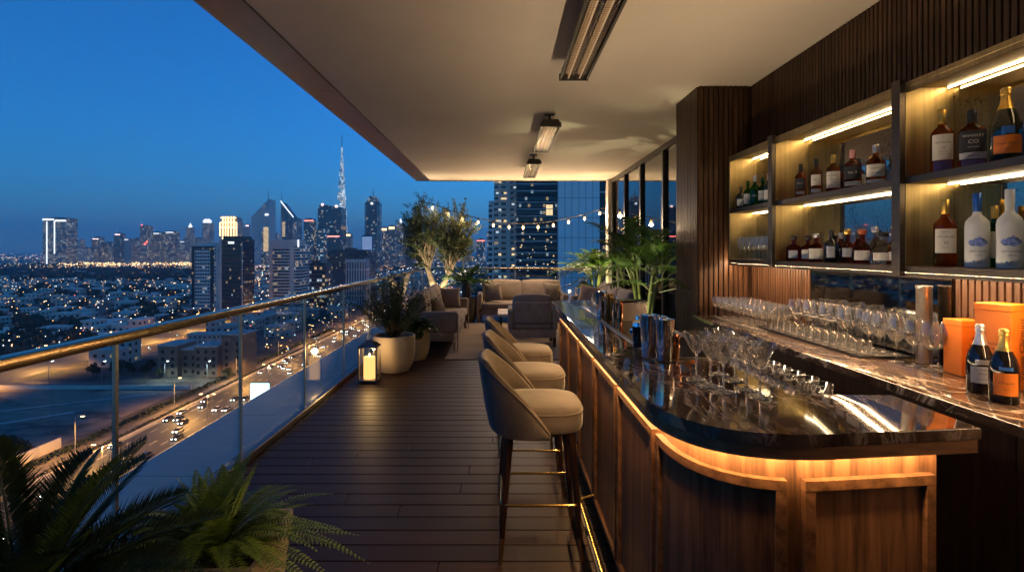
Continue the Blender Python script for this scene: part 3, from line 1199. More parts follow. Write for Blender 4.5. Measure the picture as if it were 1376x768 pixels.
sofa('sofa', 'long taupe three-seat sofa along the glass railing, side-on by the shrub pots', 'sofa', 2.55, 0.78, (-1.10, 9.55, 0), PI / 2, 3, group='taupe terrace sofas')
sofa('sofa', 'taupe two-seat sofa facing the viewer at the far end, in front of the towers', 'sofa', 1.98, 0.85, (0.42, 12.05, 0), 0, 2, group='taupe terrace sofas')
sofa('sofa', 'taupe three-seat sofa against the glass doors beyond the bar', 'sofa', 2.9, 0.80, (1.86, 9.95, 0), -PI / 2, 3, group='taupe terrace sofas')
pillow('square taupe cushion at the far arm of the sofa by the railing', 0.44, 0.42, 0.15, (-1.05, 10.52, 0.64), (R(-14), 0, R(10)))
pillow('grey rounded cushion in the near half of the sofa by the railing', 0.40, 0.36, 0.16, (-1.12, 9.05, 0.6), (R(-18), 0, R(62)), 'cushion')
pillow('taupe cushion leaning on the left arm of the two-seat sofa', 0.42, 0.42, 0.15, (-0.22, 11.83, 0.65), (R(-14), R(-8), R(-14)))
pillow('taupe cushion leaning on the right arm of the two-seat sofa', 0.42, 0.42, 0.15, (1.06, 11.83, 0.65), (R(-14), R(8), R(14)))
pillow('flat taupe cushion at the far end of the sofa against the glass doors', 0.46, 0.42, 0.15, (1.78, 11.05, 0.64), (R(-14), R(10), R(-18)), 'sofadark')
pillow('dark cushion lying low in the middle of the sofa against the glass doors', 0.40, 0.30, 0.16, (1.78, 9.5, 0.58), (R(-20), R(20), R(-70)), 'cushion')
# armchair with its back to us
t = sofa('armchair', 'boxy taupe armchair seen from behind, between the stools and coffee table', 'armchair', 0.80, 0.72, (0.48, 8.98, 0), PI, 1, 0.09, fab='sofadark', back_h=0.80, post=False)
b = B()
rbox(b, -0.33, 0.33, 0.361, 0.372, 0.38, 0.41, 0.003, 1)
obj('back_rail', b, M['cushion'], t)
# coffee table
t = thing('coffee_table', 'low coffee table with a pale top between the armchair and two-seat sofa', 'coffee table', (0.26, 10.25, 0))
b = B()
rbox(b, -0.36, 0.42, -0.45, 0.45, 0.36, 0.41, 0.006, 2)
obj('table_top', b, M['cream'], t)
for sx in (-0.30, 0.36):
    for sy in (-0.4, 0.4):
        b = B()
        rbox(b, sx - 0.02, sx + 0.02, sy - 0.02, sy + 0.02, 0.0, 0.358, 0.003, 1)
        obj('leg', b, M['legwood'], t)
b = B()
rbox(b, -0.84, 1.42, 7.68, 11.55, 0.0005, 0.012, 0.004, 1)
tag(obj('rug', b, M['rug']), 'beige flat-woven rug on the dark deck under the lounge furniture', 'rug')

# ================================================================== LANTERNS
def lantern(loc, w, h, label, candle_h, power, rz=0.0):
    t = thing('candle_lantern', label, 'lantern', loc, rz, 'candle lanterns on the deck')
    hw = w / 2
    hb = h * 0.78
    b = B()
    rbox(b, -hw, hw, -hw, hw, 0.012, 0.035, 0.003, 1)
    for sx in (-1, 1):
        for sy in (-1, 1):
            box(b, sx * hw * 0.86 - 0.012, sx * hw * 0.86 + 0.012, sy * hw * 0.86 - 0.012, sy * hw * 0.86 + 0.012, 0, 0.0115)
    obj('base', b, M['lanternmetal'], t)
    for sx in (-1, 1):
        for sy in (-1, 1):
            b = B()
            cx, cy = sx * (hw - 0.009), sy * (hw - 0.009)
            box(b, cx - 0.008, cx + 0.008, cy - 0.008, cy + 0.008, 0.036, hb)
            obj('corner_post', b, M['lanternmetal'], t)
    for k in range(4):
        b = B()
        box(b, -hw + 0.019, hw - 0.019, -hw + 0.007, -hw + 0.010, 0.037, hb - 0.001)
        o = obj('glass_pane', b, M['clear_pane'], t)
        o.rotation_euler.z = k * PI / 2
    b = B()
    lathe(b, [(hw * 1.42, hb + 0.001), (hw * 1.42, hb + 0.012), (hw * 0.85, hb + h * 0.10), (hw * 0.5, hb + h * 0.125), (hw * 0.5, hb + h * 0.15), (hw * 0.3, hb + h * 0.16)], 4)
    obj('roof', b, M['lanternmetal'], t, 20)
    b = B()
    tube(b, [(0.045 * math.cos(a), 0, hb + h * 0.16 + 0.03 + 0.045 * math.sin(a)) for a in [2 * PI * i / 20 for i in range(20)]], 0.004, 6, True)
    obj('handle_ring', b, M['lanternmetal'], t)
    b = B()
    lathe(b, [(0, 0.037), (hw * 0.60, 0.037), (hw * 0.62, 0.05), (hw * 0.62, candle_h - 0.01), (hw * 0.55, candle_h), (hw * 0.2, candle_h - 0.014), (0, candle_h - 0.016)], 24)
    obj('candle', b, M['candle'], t)
    b = B()
    lathe(b, [(0, candle_h - 0.008), (0.008, candle_h + 0.008), (0.006, candle_h + 0.02), (0, candle_h + 0.04)], 10)
    obj('flame', b, M['flame'], t)
    lamp('candle_light', 'POINT', (0, 0, candle_h + 0.06), power, (1.0, 0.58, 0.22), t, 0.03)
    return t


lantern((-1.60, 6.42, 0), 0.225, 0.53, 'tall dark lantern with a lit candle beside the white pot, by the railing', 0.30, 4)
lantern((1.80, 12.0, 0.0), 0.34, 0.95, 'glowing candle lantern at the foot of the uplit palm behind the sofa', 0.42, 9)

# ================================================================== FESTOON LIGHTS
t = thing('string_lights', 'string of round warm bulbs hanging between the olive tree and the beige post', 'string lights', (0, 0, 0))
bulbs = [(581, 279), (602, 287), (621, 294), (642.5, 298.5), (663, 302.5), (684, 305), (703, 305.5), (723, 305), (743.5, 302.5), (764, 298), (785.5, 293.5), (806, 286.5)]
wire = [at(562, 270, 12.0)] + [at(x, y_ - 5.5, 12.0) for x, y_ in bulbs] + [at(822, 277, 11.9)]
b = B()
tube(b, wire, 0.011, 6)
obj('cable', b, M['black'], t)
for kb, (x, y_) in enumerate(bulbs):
    p = at(x, y_, 12.0)
    b = B()
    lathe(b, [(0, -0.036), (0.017, -0.031), (0.028, -0.015), (0.029, 0.0), (0.022, 0.023), (0.014, 0.036), (0, 0.037)], 14, p)
    o = obj('bulb', b, M['bulb'], t)
    b = B()
    lathe(b, [(0, 0.038), (0.015, 0.038), (0.013, 0.075), (0, 0.085)], 10, p)
    obj('socket', b, M['black'], o)
    lamp('bulb_light', 'POINT', p - Vector((0, 0, 0.06)), 2.5 if kb < 4 else 15, (1.0, 0.68, 0.38), t, 0.04)

# ================================================================== GLASSWARE PROTOTYPES
def lathe_obj(name, prof, m_, n=28, ex=2.0, fn=None, sharp=50):
    b = B()
    lathe(b, prof, n, (0, 0, 0), ex, 1, 1, fn)
    return obj(name, b, M[m_], None, sharp)


def stemware(foot, stem_h, bowl, t_=0.0016):
    """bowl: outer (r, z) from the stem up; an inner wall is derived."""
    out = [(0, 0), (foot, 0), (foot, 0.0018), (foot * 0.5, 0.005), (0.006, 0.011), (0.0038, 0.02), (0.0036, stem_h - 0.008)]
    out += bowl
    inner = [(max(0, r - t_), z + (0.004 if i == 0 else 0.001)) for i, (r, z) in enumerate(bowl)]
    inner = [(r, z) for r, z in inner if r > 0.003][::-1]
    return out + [(bowl[-1][0] - t_ * 0.5, bowl[-1][1] + 0.0012)] + inner + [(0, inner[-1][1] - 0.001)]


wine_prof = stemware(0.036, 0.10, [(0.006, 0.10), (0.020, 0.112), (0.036, 0.134), (0.043, 0.158), (0.042, 0.185), (0.036, 0.215), (0.032, 0.238)])
wine_small = stemware(0.032, 0.085, [(0.006, 0.085), (0.018, 0.095), (0.032, 0.115), (0.036, 0.135), (0.034, 0.16), (0.030, 0.185)])
coupe_prof = stemware(0.033, 0.09, [(0.006, 0.09), (0.024, 0.098), (0.040, 0.115), (0.046, 0.135), (0.047, 0.15)])
flute_prof = stemware(0.028, 0.075, [(0.005, 0.075), (0.014, 0.09), (0.021, 0.115), (0.024, 0.15), (0.0225, 0.20)])
martini_prof = stemware(0.037, 0.088, [(0.004, 0.088), (0.014, 0.098), (0.034, 0.132), (0.052, 0.168)], 0.0022)


def tumbler_prof(r, h):
    return [(0, 0), (r * 0.86, 0), (r * 0.92, 0.004), (r * 0.97, h * 0.35), (r, h * 0.7), (r, h), (r - 0.0012, h + 0.0008), (r - 0.0024, h), (r - 0.003, h * 0.6), (r * 0.84, 0.020), (r * 0.7, 0.015), (0, 0.014)]


def facet(rr, z, a, k):
    return rr * (1 + (0.03 if k in (2, 3) else 0.0) * math.cos(a * 12 + (PI if k == 3 else 0)))


class Copier:
    """First placement uses the prototype itself, the rest copies of it."""

    def __init__(s, proto):
        s.p, s.used = proto, False

    def put(s, loc, label, cat, group, rz=0.0, sc=1.0, flip=0.0):
        if s.used:
            o = dup(s.p, loc, rz, label, group)
        else:
            o, s.used = s.p, True
            o.location = loc
        o.rotation_euler = (flip, 0, rz)
        o.scale = (sc,) * 3
        return tag(o, label, cat, group)


wine = Copier(lathe_obj('wine_glass', wine_prof, 'stem'))
wsm = Copier(lathe_obj('wine_glass', wine_small, 'stem'))
coupe = Copier(lathe_obj('coupe_glass', coupe_prof, 'stem', 24))
flute = Copier(lathe_obj('flute_glass', flute_prof, 'stem', 20))
martini = Copier(lathe_obj('martini_glass', martini_prof, 'crystal', 32))
tumb = Copier(lathe_obj('tumbler', tumbler_prof(0.038, 0.095), 'crystal', 36, 2.0, facet, 25))
tumb2 = Copier(lathe_obj('tumbler', tumbler_prof(0.040, 0.082), 'cut', 48, 2.0, facet, 20))

# on the bar: martini glasses (photo pixel x, foot y)
mg = [(936, 510, 'martini glass on the bar nearest the shakers, leftmost of the cluster'),
      (955, 519, 'martini glass on the bar, second in front of the shakers, at the cluster edge'),
      (966, 503, 'martini glass at the back of the cluster on the bar, half hidden by others'),
      (972, 527, 'martini glass standing tall in the middle front of the cluster on the bar'),
      (988, 511, 'martini glass behind the front ones, right of the cluster middle on the bar'),
      (1003, 524, 'martini glass second from the curved bar end, nearest the tumblers'),
      (1021, 533, 'martini glass closest to the curved bar end, rightmost of the cluster')]
for px, py, lb in mg:
    d = (EYE - BT) * F / (py - VY)
    martini.put(((px - VX) * d / F, d, BT + 0.001), lb, 'martini glass', 'martini glasses on the bar', rnd.uniform(0, 6), 1.0)
k = 0
for x in (0.985, 1.066):
    for y_ in (1.80, 1.885, 1.97, 2.055, 2.14, 2.225):
        tumb.put((x + rnd.uniform(-.004, .004), y_ + rnd.uniform(-.004, .004), 1.0155), 'clear cut tumbler packed on the low work ledge behind the martini glasses', 'tumbler', 'tumblers on the work ledge', rnd.uniform(0, 6), 1.05)
# far end of the back counter: packed stemware
lb_far = 'small stemmed glass in the tight rows at the column end of the counter'
for i in range(12):
    for j in range(4):
        wsm.put((1.98 + 0.082 * j + rnd.uniform(-.005, .005), 4.98 - 0.082 * i + rnd.uniform(-.006, .006), CT + 0.001), lb_far, 'wine glass', 'stemmed glasses by the column', rnd.uniform(0, 6))
lb_up = 'coupe glass standing upside down on its rim beside the tray of tumblers'
for i in range(5):
    for j in range(2):
        coupe.put((2.17 + 0.1 * j, 3.93 - 0.1 * i, CT + 0.152 + 0.001), lb_up, 'coupe glass', 'upturned coupe glasses', 0, 1.0, PI)
t = thing('serving_tray', 'flat black tray on the back counter carrying tumblers and wine glasses', 'tray', (0, 0, 0))
b = B()
rbox(b, 2.03, 2.325, 3.04, 4.27, CT + 0.001, CT + 0.008, 0.002, 1)
obj('tray_base', b, M['black'], t)
b = B()
for (x0, x1, y0, y1) in ((2.026, 2.030, 3.036, 4.274), (2.325, 2.329, 3.036, 4.274), (2.030, 2.325, 3.036, 3.040), (2.030, 2.325, 4.27, 4.274)):
    box(b, x0, x1, y0, y1, CT + 0.001, CT + 0.014)
obj('tray_rim', b, M['darkmetal'], t)
lb_t = 'low cut-crystal tumbler in the rows on the black tray'
for i in range(13):
    tumb2.put((2.079, 3.09 + 0.088 * i, CT + 0.0085), lb_t, 'tumbler', 'tumblers on the black tray', rnd.uniform(0, 6))
    if i % 2 == 0 and i > 2:
        tumb2.put((2.165, 3.09 + 0.088 * i, CT + 0.0085), lb_t, 'tumbler', 'tumblers on the black tray', rnd.uniform(0, 6))
lb_w = 'tall wine glass standing in the rows at the back of the black tray'
for i in range(11):
    wine.put((2.275, 3.10 + 0.098 * i, CT + 0.0085), lb_w, 'wine glass', 'wine glasses on the black tray', rnd.uniform(0, 6))
    if i < 2 or i % 2 == 1:
        wine.put((2.178, 3.13 + 0.098 * i if i > 1 else 3.10 + 0.09 * i, CT + 0.0085), lb_w, 'wine glass', 'wine glasses on the black tray', rnd.uniform(0, 6))
for (x, y_, lb) in ((2.17, 2.955, 'large wine glass just off the tray corner, first of four on the marble'),
                    (2.18, 2.845, 'large wine glass on the marble, second from the tray of four'),
                    (2.19, 2.745, 'large wine glass third from the tray, in front of the steel cylinder'),
                    (2.262, 2.715, 'large wine glass beside the small orange box, last of four on the marble')):
    wine.put((x, y_, CT + 0.001), lb, 'wine glass', 'four large wine glasses on bare marble', 0, 1.04)
wine.put((2.30, 2.83, CT + 0.001), 'wine glass half hidden behind the four large ones, by the mirror', 'wine glass', 'four large wine glasses on bare marble', 0, 0.9)
# flutes in the small bay
for i in range(8):
    flute.put((2.155, 4.245 + 0.088 * i, Z0 + 0.034), 'champagne flute in the front row on the lower small shelf', 'flute glass', 'flutes on the small shelf')
    if i < 7:
        flute.put((2.245, 4.285 + 0.088 * i, Z0 + 0.034), 'champagne flute in the back row on the lower small shelf', 'flute glass', 'flutes on the small shelf')

# ================================================================== BAR TOOLS
def tin(px, py, h, r, m_, label, cat, name, flare=1.15, cap=None, x=None):
    d = (EYE - BT - 0.004) * F / (py - VY)
    X = (px - VX) * d / F
    t = thing(name, label, cat, (X, d, BT + 0.0045))
    b = B()
    lathe(b, [(0, 0), (r * 0.8, 0), (r * 0.83, 0.003), (r * flare * 0.97, h * 0.9), (r * flare, h), (r * flare - 0.002, h), (r * 0.9, h * 0.5), (0, h * 0.3)] if cap is None else
          [(0, 0), (r * 0.8, 0), (r * 0.83, 0.003), (r, h * 0.62), (r * 0.98, h * 0.66), (0, h * 0.66)], 28)
    obj('tin', b, M[m_], t)
    if cap:
        b = B()
        lathe(b, [(0, h * 0.661), (r * 1.0, h * 0.661), (r * 0.85, h * 0.78), (r * 0.5, h * 0.84), (r * 0.48, h * 0.97), (r * 0.4, h), (0, h)], 28)
        obj('lid', b, M[cap], t)
    return t


G = 'steel tools on the bar'
tin(799, 424, 0.155, 0.026, 'stem', 'clear mixing glass at the far end of the bar tools, left of the tins', 'mixing glass', 'mixing_glass')
tin(808, 429, 0.185, 0.036, 'chrome', 'tall polished steel shaker tin in the far group on the bar', 'shaker', 'shaker_tin')
tin(818, 428, 0.165, 0.030, 'brass', 'gold shaker tin beside the tall steel one in the far group', 'shaker', 'shaker_tin')
tin(826, 425, 0.13, 0.028, 'chrome', 'short steel jigger cup in the far group on the bar', 'jigger', 'jigger_cup')
tin(833, 432, 0.12, 0.022, 'copper', 'small copper-toned cup at the edge of the far group', 'cup', 'metal_cup')
tin(858, 466, 0.15, 0.030, 'darkbottle', 'dark lidded shaker at the left of the near tool group', 'shaker', 'cocktail_shaker', 1.15, 'chrome')
tin(873, 480, 0.182, 0.037, 'chrome', 'tall steel shaker tin in the near group on the bar, second from left', 'shaker', 'shaker_tin')
tin(885, 475, 0.165, 0.036, 'chrome', 'steel shaker tin in the near group, behind the two taller ones', 'shaker', 'shaker_tin')
tin(893, 484, 0.172, 0.036, 'chrome', 'steel shaker tin at the right of the near group, closest to the martini glasses', 'shaker', 'shaker_tin')
tin(906, 482, 0.10, 0.024, 'copper', 'small copper cup right of the near shakers', 'cup', 'metal_cup')
t = thing('ice_box', 'cream box with dark lid on the bar between the two groups of shakers', 'box', (0.855, 3.55, BT + 0.0045))
b = B()
rbox(b, -0.085, 0.085, -0.06, 0.06, 0, 0.118, 0.004, 2)
obj('box_body', b, M['cream'], t)
b = B()
rbox(b, -0.089, 0.089, -0.064, 0.064, 0.1185, 0.132, 0.004, 2)
obj('lid', b, M['darkbottle'], t)
for i, (x, y_) in enumerate(((0.74, 3.05), (0.80, 2.98))):
    b = B()
    lathe(b, [(0, 0), (0.016, 0), (0.02, 0.006), (0.018, 0.014), (0, 0.016)], 16, (x, y_, BT + 0.0045))
    tag(obj('bottle_stopper', b, M['chrome']), ('round steel stopper lying on the bar mat, left one of a pair', 'round steel stopper lying on the bar mat, right one of a pair')[i], 'stopper')
b = B()
pts = [Vector((0.70 + 0.035 * math.cos(a) * (0.5 + i / 24), 2.05 + 0.05 * math.sin(a), BT + 0.004 + 0.0022 * i)) for i, a in enumerate([0.3 * k for k in range(18)])]
pr = None
for p in pts:
    v = [b.verts.new(p + Vector((0, 0, dz))) for dz in (0, 0.012)] + [b.verts.new(p + Vector((0.002, 0.002, dz))) for dz in (0.012, 0)]
    if pr:
        for j in range(4):
            b.faces.new((pr[j], pr[(j + 1) % 4], v[(j + 1) % 4], v[j]))
    else:
        b.faces.new(v)
    pr = v
b.faces.new(pr[::-1])
tag(obj('orange_peel', b, M['peel']), 'curl of orange peel on the bar by the martini glasses', 'orange peel')
t = thing('wine_cooler', 'tall dark steel cylinder standing at the mirror behind the large wine glasses', 'cooler', (2.295, 2.92, CT + 0.001))
b = B()
lathe(b, [(0, 0), (0.036, 0), (0.037, 0.004), (0.037, 0.405), (0.039, 0.408), (0.039, 0.42), (0.034, 0.42), (0.033, 0.05), (0, 0.045)], 36)
obj('cylinder', b, M['steel'], t)
# ================================================================== BOTTLES
def shell(b, r, z0, z1, a0, a1, ex=2.0, off=0.0012, n=16, th=0.0008):
    """Curved label patch on a bottle, centred on -y."""
    rows = []
    for i in range(n + 1):
        a = -PI / 2 + a0 + (a1 - a0) * i / n
        ca, sa = math.cos(a), math.sin(a)
        q = (abs(ca) ** ex + abs(sa) ** ex) ** (-1.0 / ex)
        ri, ro = r * q + off - th, r * q + off
        rows.append([b.verts.new((x * ca, x * sa, z)) for x, z in ((ri, z0), (ro, z0), (ro, z1), (ri, z1))])
    for p, q in zip(rows, rows[1:]):
        for j in range(4):
            b.faces.new((p[j], p[(j + 1) % 4], q[(j + 1) % 4], q[j]))
    b.faces.new(rows[0][::-1])
    b.faces.new(rows[-1])


def wrap_text(s, size, r, zc, ex=2.0, off=0.0018):
    b = text_bm(s, size)
    for v in b.verts:
        a = -PI / 2 + v.co.x / r
        ca, sa = math.cos(a), math.sin(a)
        q = (abs(ca) ** ex + abs(sa) ** ex) ** (-1.0 / ex)
        v.co = Vector(((r * q + off) * ca, (r * q + off) * sa, zc + v.co.z))
    return b


def prof_whisky(r, h):
    return [(0, 0), (r * .93, 0), (r, .006), (r, h * .60), (r * .97, h * .64), (r * .75, h * .69), (r * .42, h * .735), (r * .34, h * .77), (r * .33, h * .86), (0, h * .86)]


def prof_round(r, h):
    return [(0, 0), (r * .93, 0), (r, .006), (r, h * .52), (r * .93, h * .59), (r * .68, h * .66), (r * .36, h * .71), (r * .3, h * .75), (r * .3, h * .87), (0, h * .87)]


def prof_decanter(r, h):
    return [(0, 0), (r * .95, 0), (r, .008), (r, h * .50), (r * .88, h * .58), (r * .5, h * .64), (r * .3, h * .68), (r * .28, h * .80), (r * .36, h * .81), (r * .36, h * .84), (0, h * .84)]


def prof_bell(r, h):
    return [(0, 0), (r * .9, 0), (r, .012), (r * 1.0, h * .22), (r * .9, h * .40), (r * .62, h * .54), (r * .34, h * .63), (r * .27, h * .70), (r * .27, h * .80), (r * .34, h * .81), (r * .34, h * .84), (0, h * .84)]


def prof_champ(r, h):
    return [(0, 0), (r * .9, 0), (r, .008), (r, h * .42), (r * .96, h * .50), (r * .80, h * .60), (r * .52, h * .71), (r * .36, h * .79), (r * .3, h * .86), (r * .3, h * .93), (0, h * .93)]


def prof_vodka(r, h):
    return [(0, 0), (r * .93, 0), (r, .006), (r, h * .56), (r * .93, h * .62), (r * .66, h * .67), (r * .40, h * .705), (r * .33, h * .75), (r * .32, h * .80), (0, h * .80)]


PROF = dict(whisky=prof_whisky, round=prof_round, decanter=prof_decanter, bell=prof_bell, champ=prof_champ, vodka=prof_vodka)


def bottle(loc, h, r, kind, body, cap, label, rz=-0.62, lab=None, ex=2.0, texts=(), cat='bottle', name='spirit_bottle', group=None):
    """lab: list of (material, z0, z1, half-angle); texts: (string, size, z, material)."""
    t = thing(name, label, cat, loc, rz, group)
    b = B()
    pf = PROF[kind](r, h)
    lathe(b, pf, 40, (0, 0, 0), ex)
    obj('glass_body', b, M[body], t, 40)
    zt = pf[-1][1]
    rt = pf[-2][0]
    b = B()
    if kind == 'champ':
        lathe(b, [(r * .53, h * .705), (r * .375, h * .79), (r * .315, h * .86), (r * .315, h * .90), (r * .36, h * .91), (r * .36, h * .925), (r * .33, h * .935), (r * .35, h * .975), (r * .25, h), (0, h)], 32)
        for v in b.verts:
            n_ = 1 + 0.025 * mnoise.noise((v.co.x * 90, v.co.y * 90, v.co.z * 60))
            v.co.x *= n_ + 0.02
            v.co.y *= n_ + 0.02
    elif kind in ('decanter', 'bell'):
        lathe(b, [(0, zt + .0005), (rt * 1.0, zt + .0005), (rt * 1.25, zt + .008), (rt * 1.25, h - .006), (rt * 1.0, h), (0, h)], 24)
    else:
        z_ = zt - (h * .075 if kind in ('whisky', 'round') else h * .05)
        lathe(b, [(rt * 1.06, z_), (rt * 1.12, z_ + .002), (rt * 1.12, zt + .002), (rt * 1.17, zt + .004), (rt * 1.17, h - .004), (rt * 1.05, h), (0, h)], 24)
    obj('cap', b, M[cap], t)
    for (m_, z0, z1, ha) in (lab or ()):
        b = B()
        shell(b, r, z0 * h, z1 * h, -ha, ha, ex)
        obj('label', b, M[m_], t)
    for (s, size, z, m_) in texts:
        b = wrap_text(s, size, r, z * h, ex)
        obj('lettering', b, M[m_], t)
    return t


def shelf_at(px, X, z):
    d = X * F / (px - VX)
    return (X, d, z)


U, L_ = ZM + 0.001, Z0 + 0.034
# --- shelf above the orange boxes
bottle(shelf_at(1266, 2.20, U), .318, .047, 'whisky', 'whisky', 'gold', 'gold-capped whisky with a tall cream label, upper row, beside the bronze upright',
       lab=[('paper', .20, .60, .95), ('purple', .03, .185, .8)], ex=2.3,
       texts=[('MACALLAN', .0125, .47, 'ink'), ('12', .017, .385, 'ink'), ('YEARS OLD', .007, .33, 'ink'), ('SHERRY OAK', .006, .29, 'ink'), ('I', .012, .55, 'ink')])
bottle(shelf_at(1306, 2.20, U), .275, .052, 'whisky', 'whisky_dark', 'blackcap', 'dark-labelled whisky with black cap in the upper row beside the champagne',
       lab=[('paperdark', .27, .62, 1.0), ('papergrey', .14, .255, 1.0), ('purple', .03, .125, .8)], ex=2.8,
       texts=[('WHISKEY', .017, .53, 'inklight'), ('CO', .024, .43, 'inklight'), ('DISTILLERS', .008, .34, 'inklight'), ('RESERVE', .010, .197, 'ink')])
bottle((2.29, 2.455, U), .25, .036, 'round', 'clear_bottle', 'silver', 'pale bottle half hidden behind the champagne on the upper shelf', lab=[('paper', .1, .4, 1.2)])
bottle(shelf_at(1352, 2.195, U), .325, .055, 'champ', 'champ', 'gold', 'champagne bottle with gold foil neck and orange label on the upper shelf', cat='champagne bottle', name='champagne_bottle',
       lab=[('orange', .10, .345, .95), ('bluelabel', .36, .46, .40)], texts=[('Veuve Clicquot', .0135, .235, 'ink'), ('BRUT', .008, .16, 'ink')])
bottle(shelf_at(1270, 2.20, L_), .33, .047, 'whisky', 'whisky', 'gold', 'gold-capped whisky with a cream label, lower row, left of the frosted bottles',
       lab=[('paper', .20, .56, .95)], ex=2.3, texts=[('MACALLAN', .0125, .44, 'ink'), ('12', .019, .35, 'ink'), ('Sherry', .01, .515, 'ink'), ('YEARS OLD', .0065, .28, 'ink')])


def vodka(px, cap, label):
    t = bottle(shelf_at(px, 2.19, L_), .342, .045, 'vodka', 'frost', cap, label, cat='vodka bottle', name='vodka_bottle', group='tall frosted vodka bottles',
               texts=[('GREY GOOSE', .011, .215, 'ink'), ('VODKA', .008, .165, 'ink'), ('IMPORTED', .006, .05, 'ink')])
    b = B()
    rows = []
    for i in range(25):
        u = -.036 + .072 * i / 24
        e = math.sqrt(max(.02, 1 - (u / .037) ** 2))
        z0 = .115 - .018 * e * (1 + .15 * math.sin(u * 190))
        z1 = .115 + .020 * e * (1 + .28 * math.sin(u * 130 + 1) + .12 * math.sin(u * 400))
        an = -PI / 2 + u / .045
        rows.append([b.verts.new((q * math.cos(an), q * math.sin(an), z)) for q, z in ((.0456, z0), (.0463, z0), (.0463, z1), (.0456, z1))])
    for p, q in zip(rows, rows[1:]):
        for j in range(4):
            b.faces.new((p[j], p[(j + 1) % 4], q[(j + 1) % 4], q[j]))
    b.faces.new(rows[0][::-1])
    b.faces.new(rows[-1])
    obj('mountain_print', b, M['bluepic'], t)
    for k, cm in enumerate(('bluelabel', 'inklight', 'redcap')):
        b = B()
        shell(b, .045, .026, .032, -.42 + k * .16, -.28 + k * .16)
        obj('flag_stripe', b, M[cm], t)
    return t


vodka(1313, 'bluefoil', 'frosted vodka bottle with a blue neck and cap on the lower shelf')
vodka(1357, 'frost', 'frosted vodka bottle with a plain white neck on the lower shelf')
bottle((2.285, 2.49, L_), .285, .04, 'round', 'green_bottle', 'gold', 'dark bottle with gold cap standing behind and between the two frosted bottles', lab=[('paper', .15, .58, 1.0)])
# --- wide shelf, upper row
for px, h, r, kind, body, cap, ex, lab, lb, tx in (
        (1076, .255, .038, 'whisky', 'whisky', 'blackcap', 2.0, [('paperdark', .25, .58, .9), ('paper', .12, .2, .8)], 'slim amber bottle with black label, first in the wide shelf upper row', [('OLD 12', .012, .43, 'inklight')]),
        (1097, .26, .038, 'whisky', 'whisky', 'blackcap', 2.0, [('paper', .27, .56, .9), ('paper', .08, .18, .9)], 'amber bottle with tall black cap, second in the wide shelf upper row', [('MALT', .014, .42, 'ink')]),
        (1120, .252, .042, 'whisky', 'whisky', 'gold', 2.4, [('paper', .12, .55, 1.05)], 'amber bottle with wide cream label, third in the wide shelf upper row', [('BOURBON', .012, .44, 'ink'), ('RESERVE', .009, .34, 'ink')]),
        (1146, .248, .047, 'whisky', 'whisky_dark', 'pinkcap', 2.6, [('paperdark', .25, .57, 1.0), ('paper', .08, .19, 1.0)], 'red-brown square bottle with dark label and pinkish cap in the wide shelf upper row', [('No. 9', .02, .41, 'inklight')]),
        (1177, .24, .050, 'round', 'whisky', 'silver', 2.4, [('paper', .20, .5, 1.0), ('paper', .05, .13, 1.0)], 'broad amber bottle with clear neck, largest in the wide shelf upper row', [('SINGLE', .014, .40, 'ink'), ('BARREL', .012, .29, 'ink')])):
    bottle(shelf_at(px, 2.20, U), h, r, kind, body, cap, lb, lab=lab, ex=ex, texts=tx)
for (x, y_, h, r, body, cap, lb, lab) in (
        (2.285, 3.33, .20, .028, 'green_bottle', 'gold', 'small green bottle behind the row, between two amber bottles of the wide shelf', [('paper', .1, .42, 1.2)]),
        (2.285, 3.02, .225, .03, 'whisky_dark', 'blackcap', 'dark slim bottle behind the broad amber one on the wide shelf', [('paper', .1, .4, 1.2)]),
        (2.28, 3.13, .19, .032, 'clear_bottle', 'silver', 'small clear bottle behind the broad amber one on the wide shelf', [('papergrey', .15, .45, 1.0)]),
        (2.20, 2.985, .21, .03, 'clear_bottle', 'silver', 'clear bottle with pale label right of the broad amber bottle', [('paper', .12, .5, 1.0)]),
        (2.17, 2.90, .235, .033, 'whisky_dark', 'blackcap', 'dark bottle last in the wide shelf upper row, half behind the upright', [('paper', .2, .5, 1.0)])):
    bottle((x, y_, U), h, r, 'round', body, cap, lb, lab=lab)
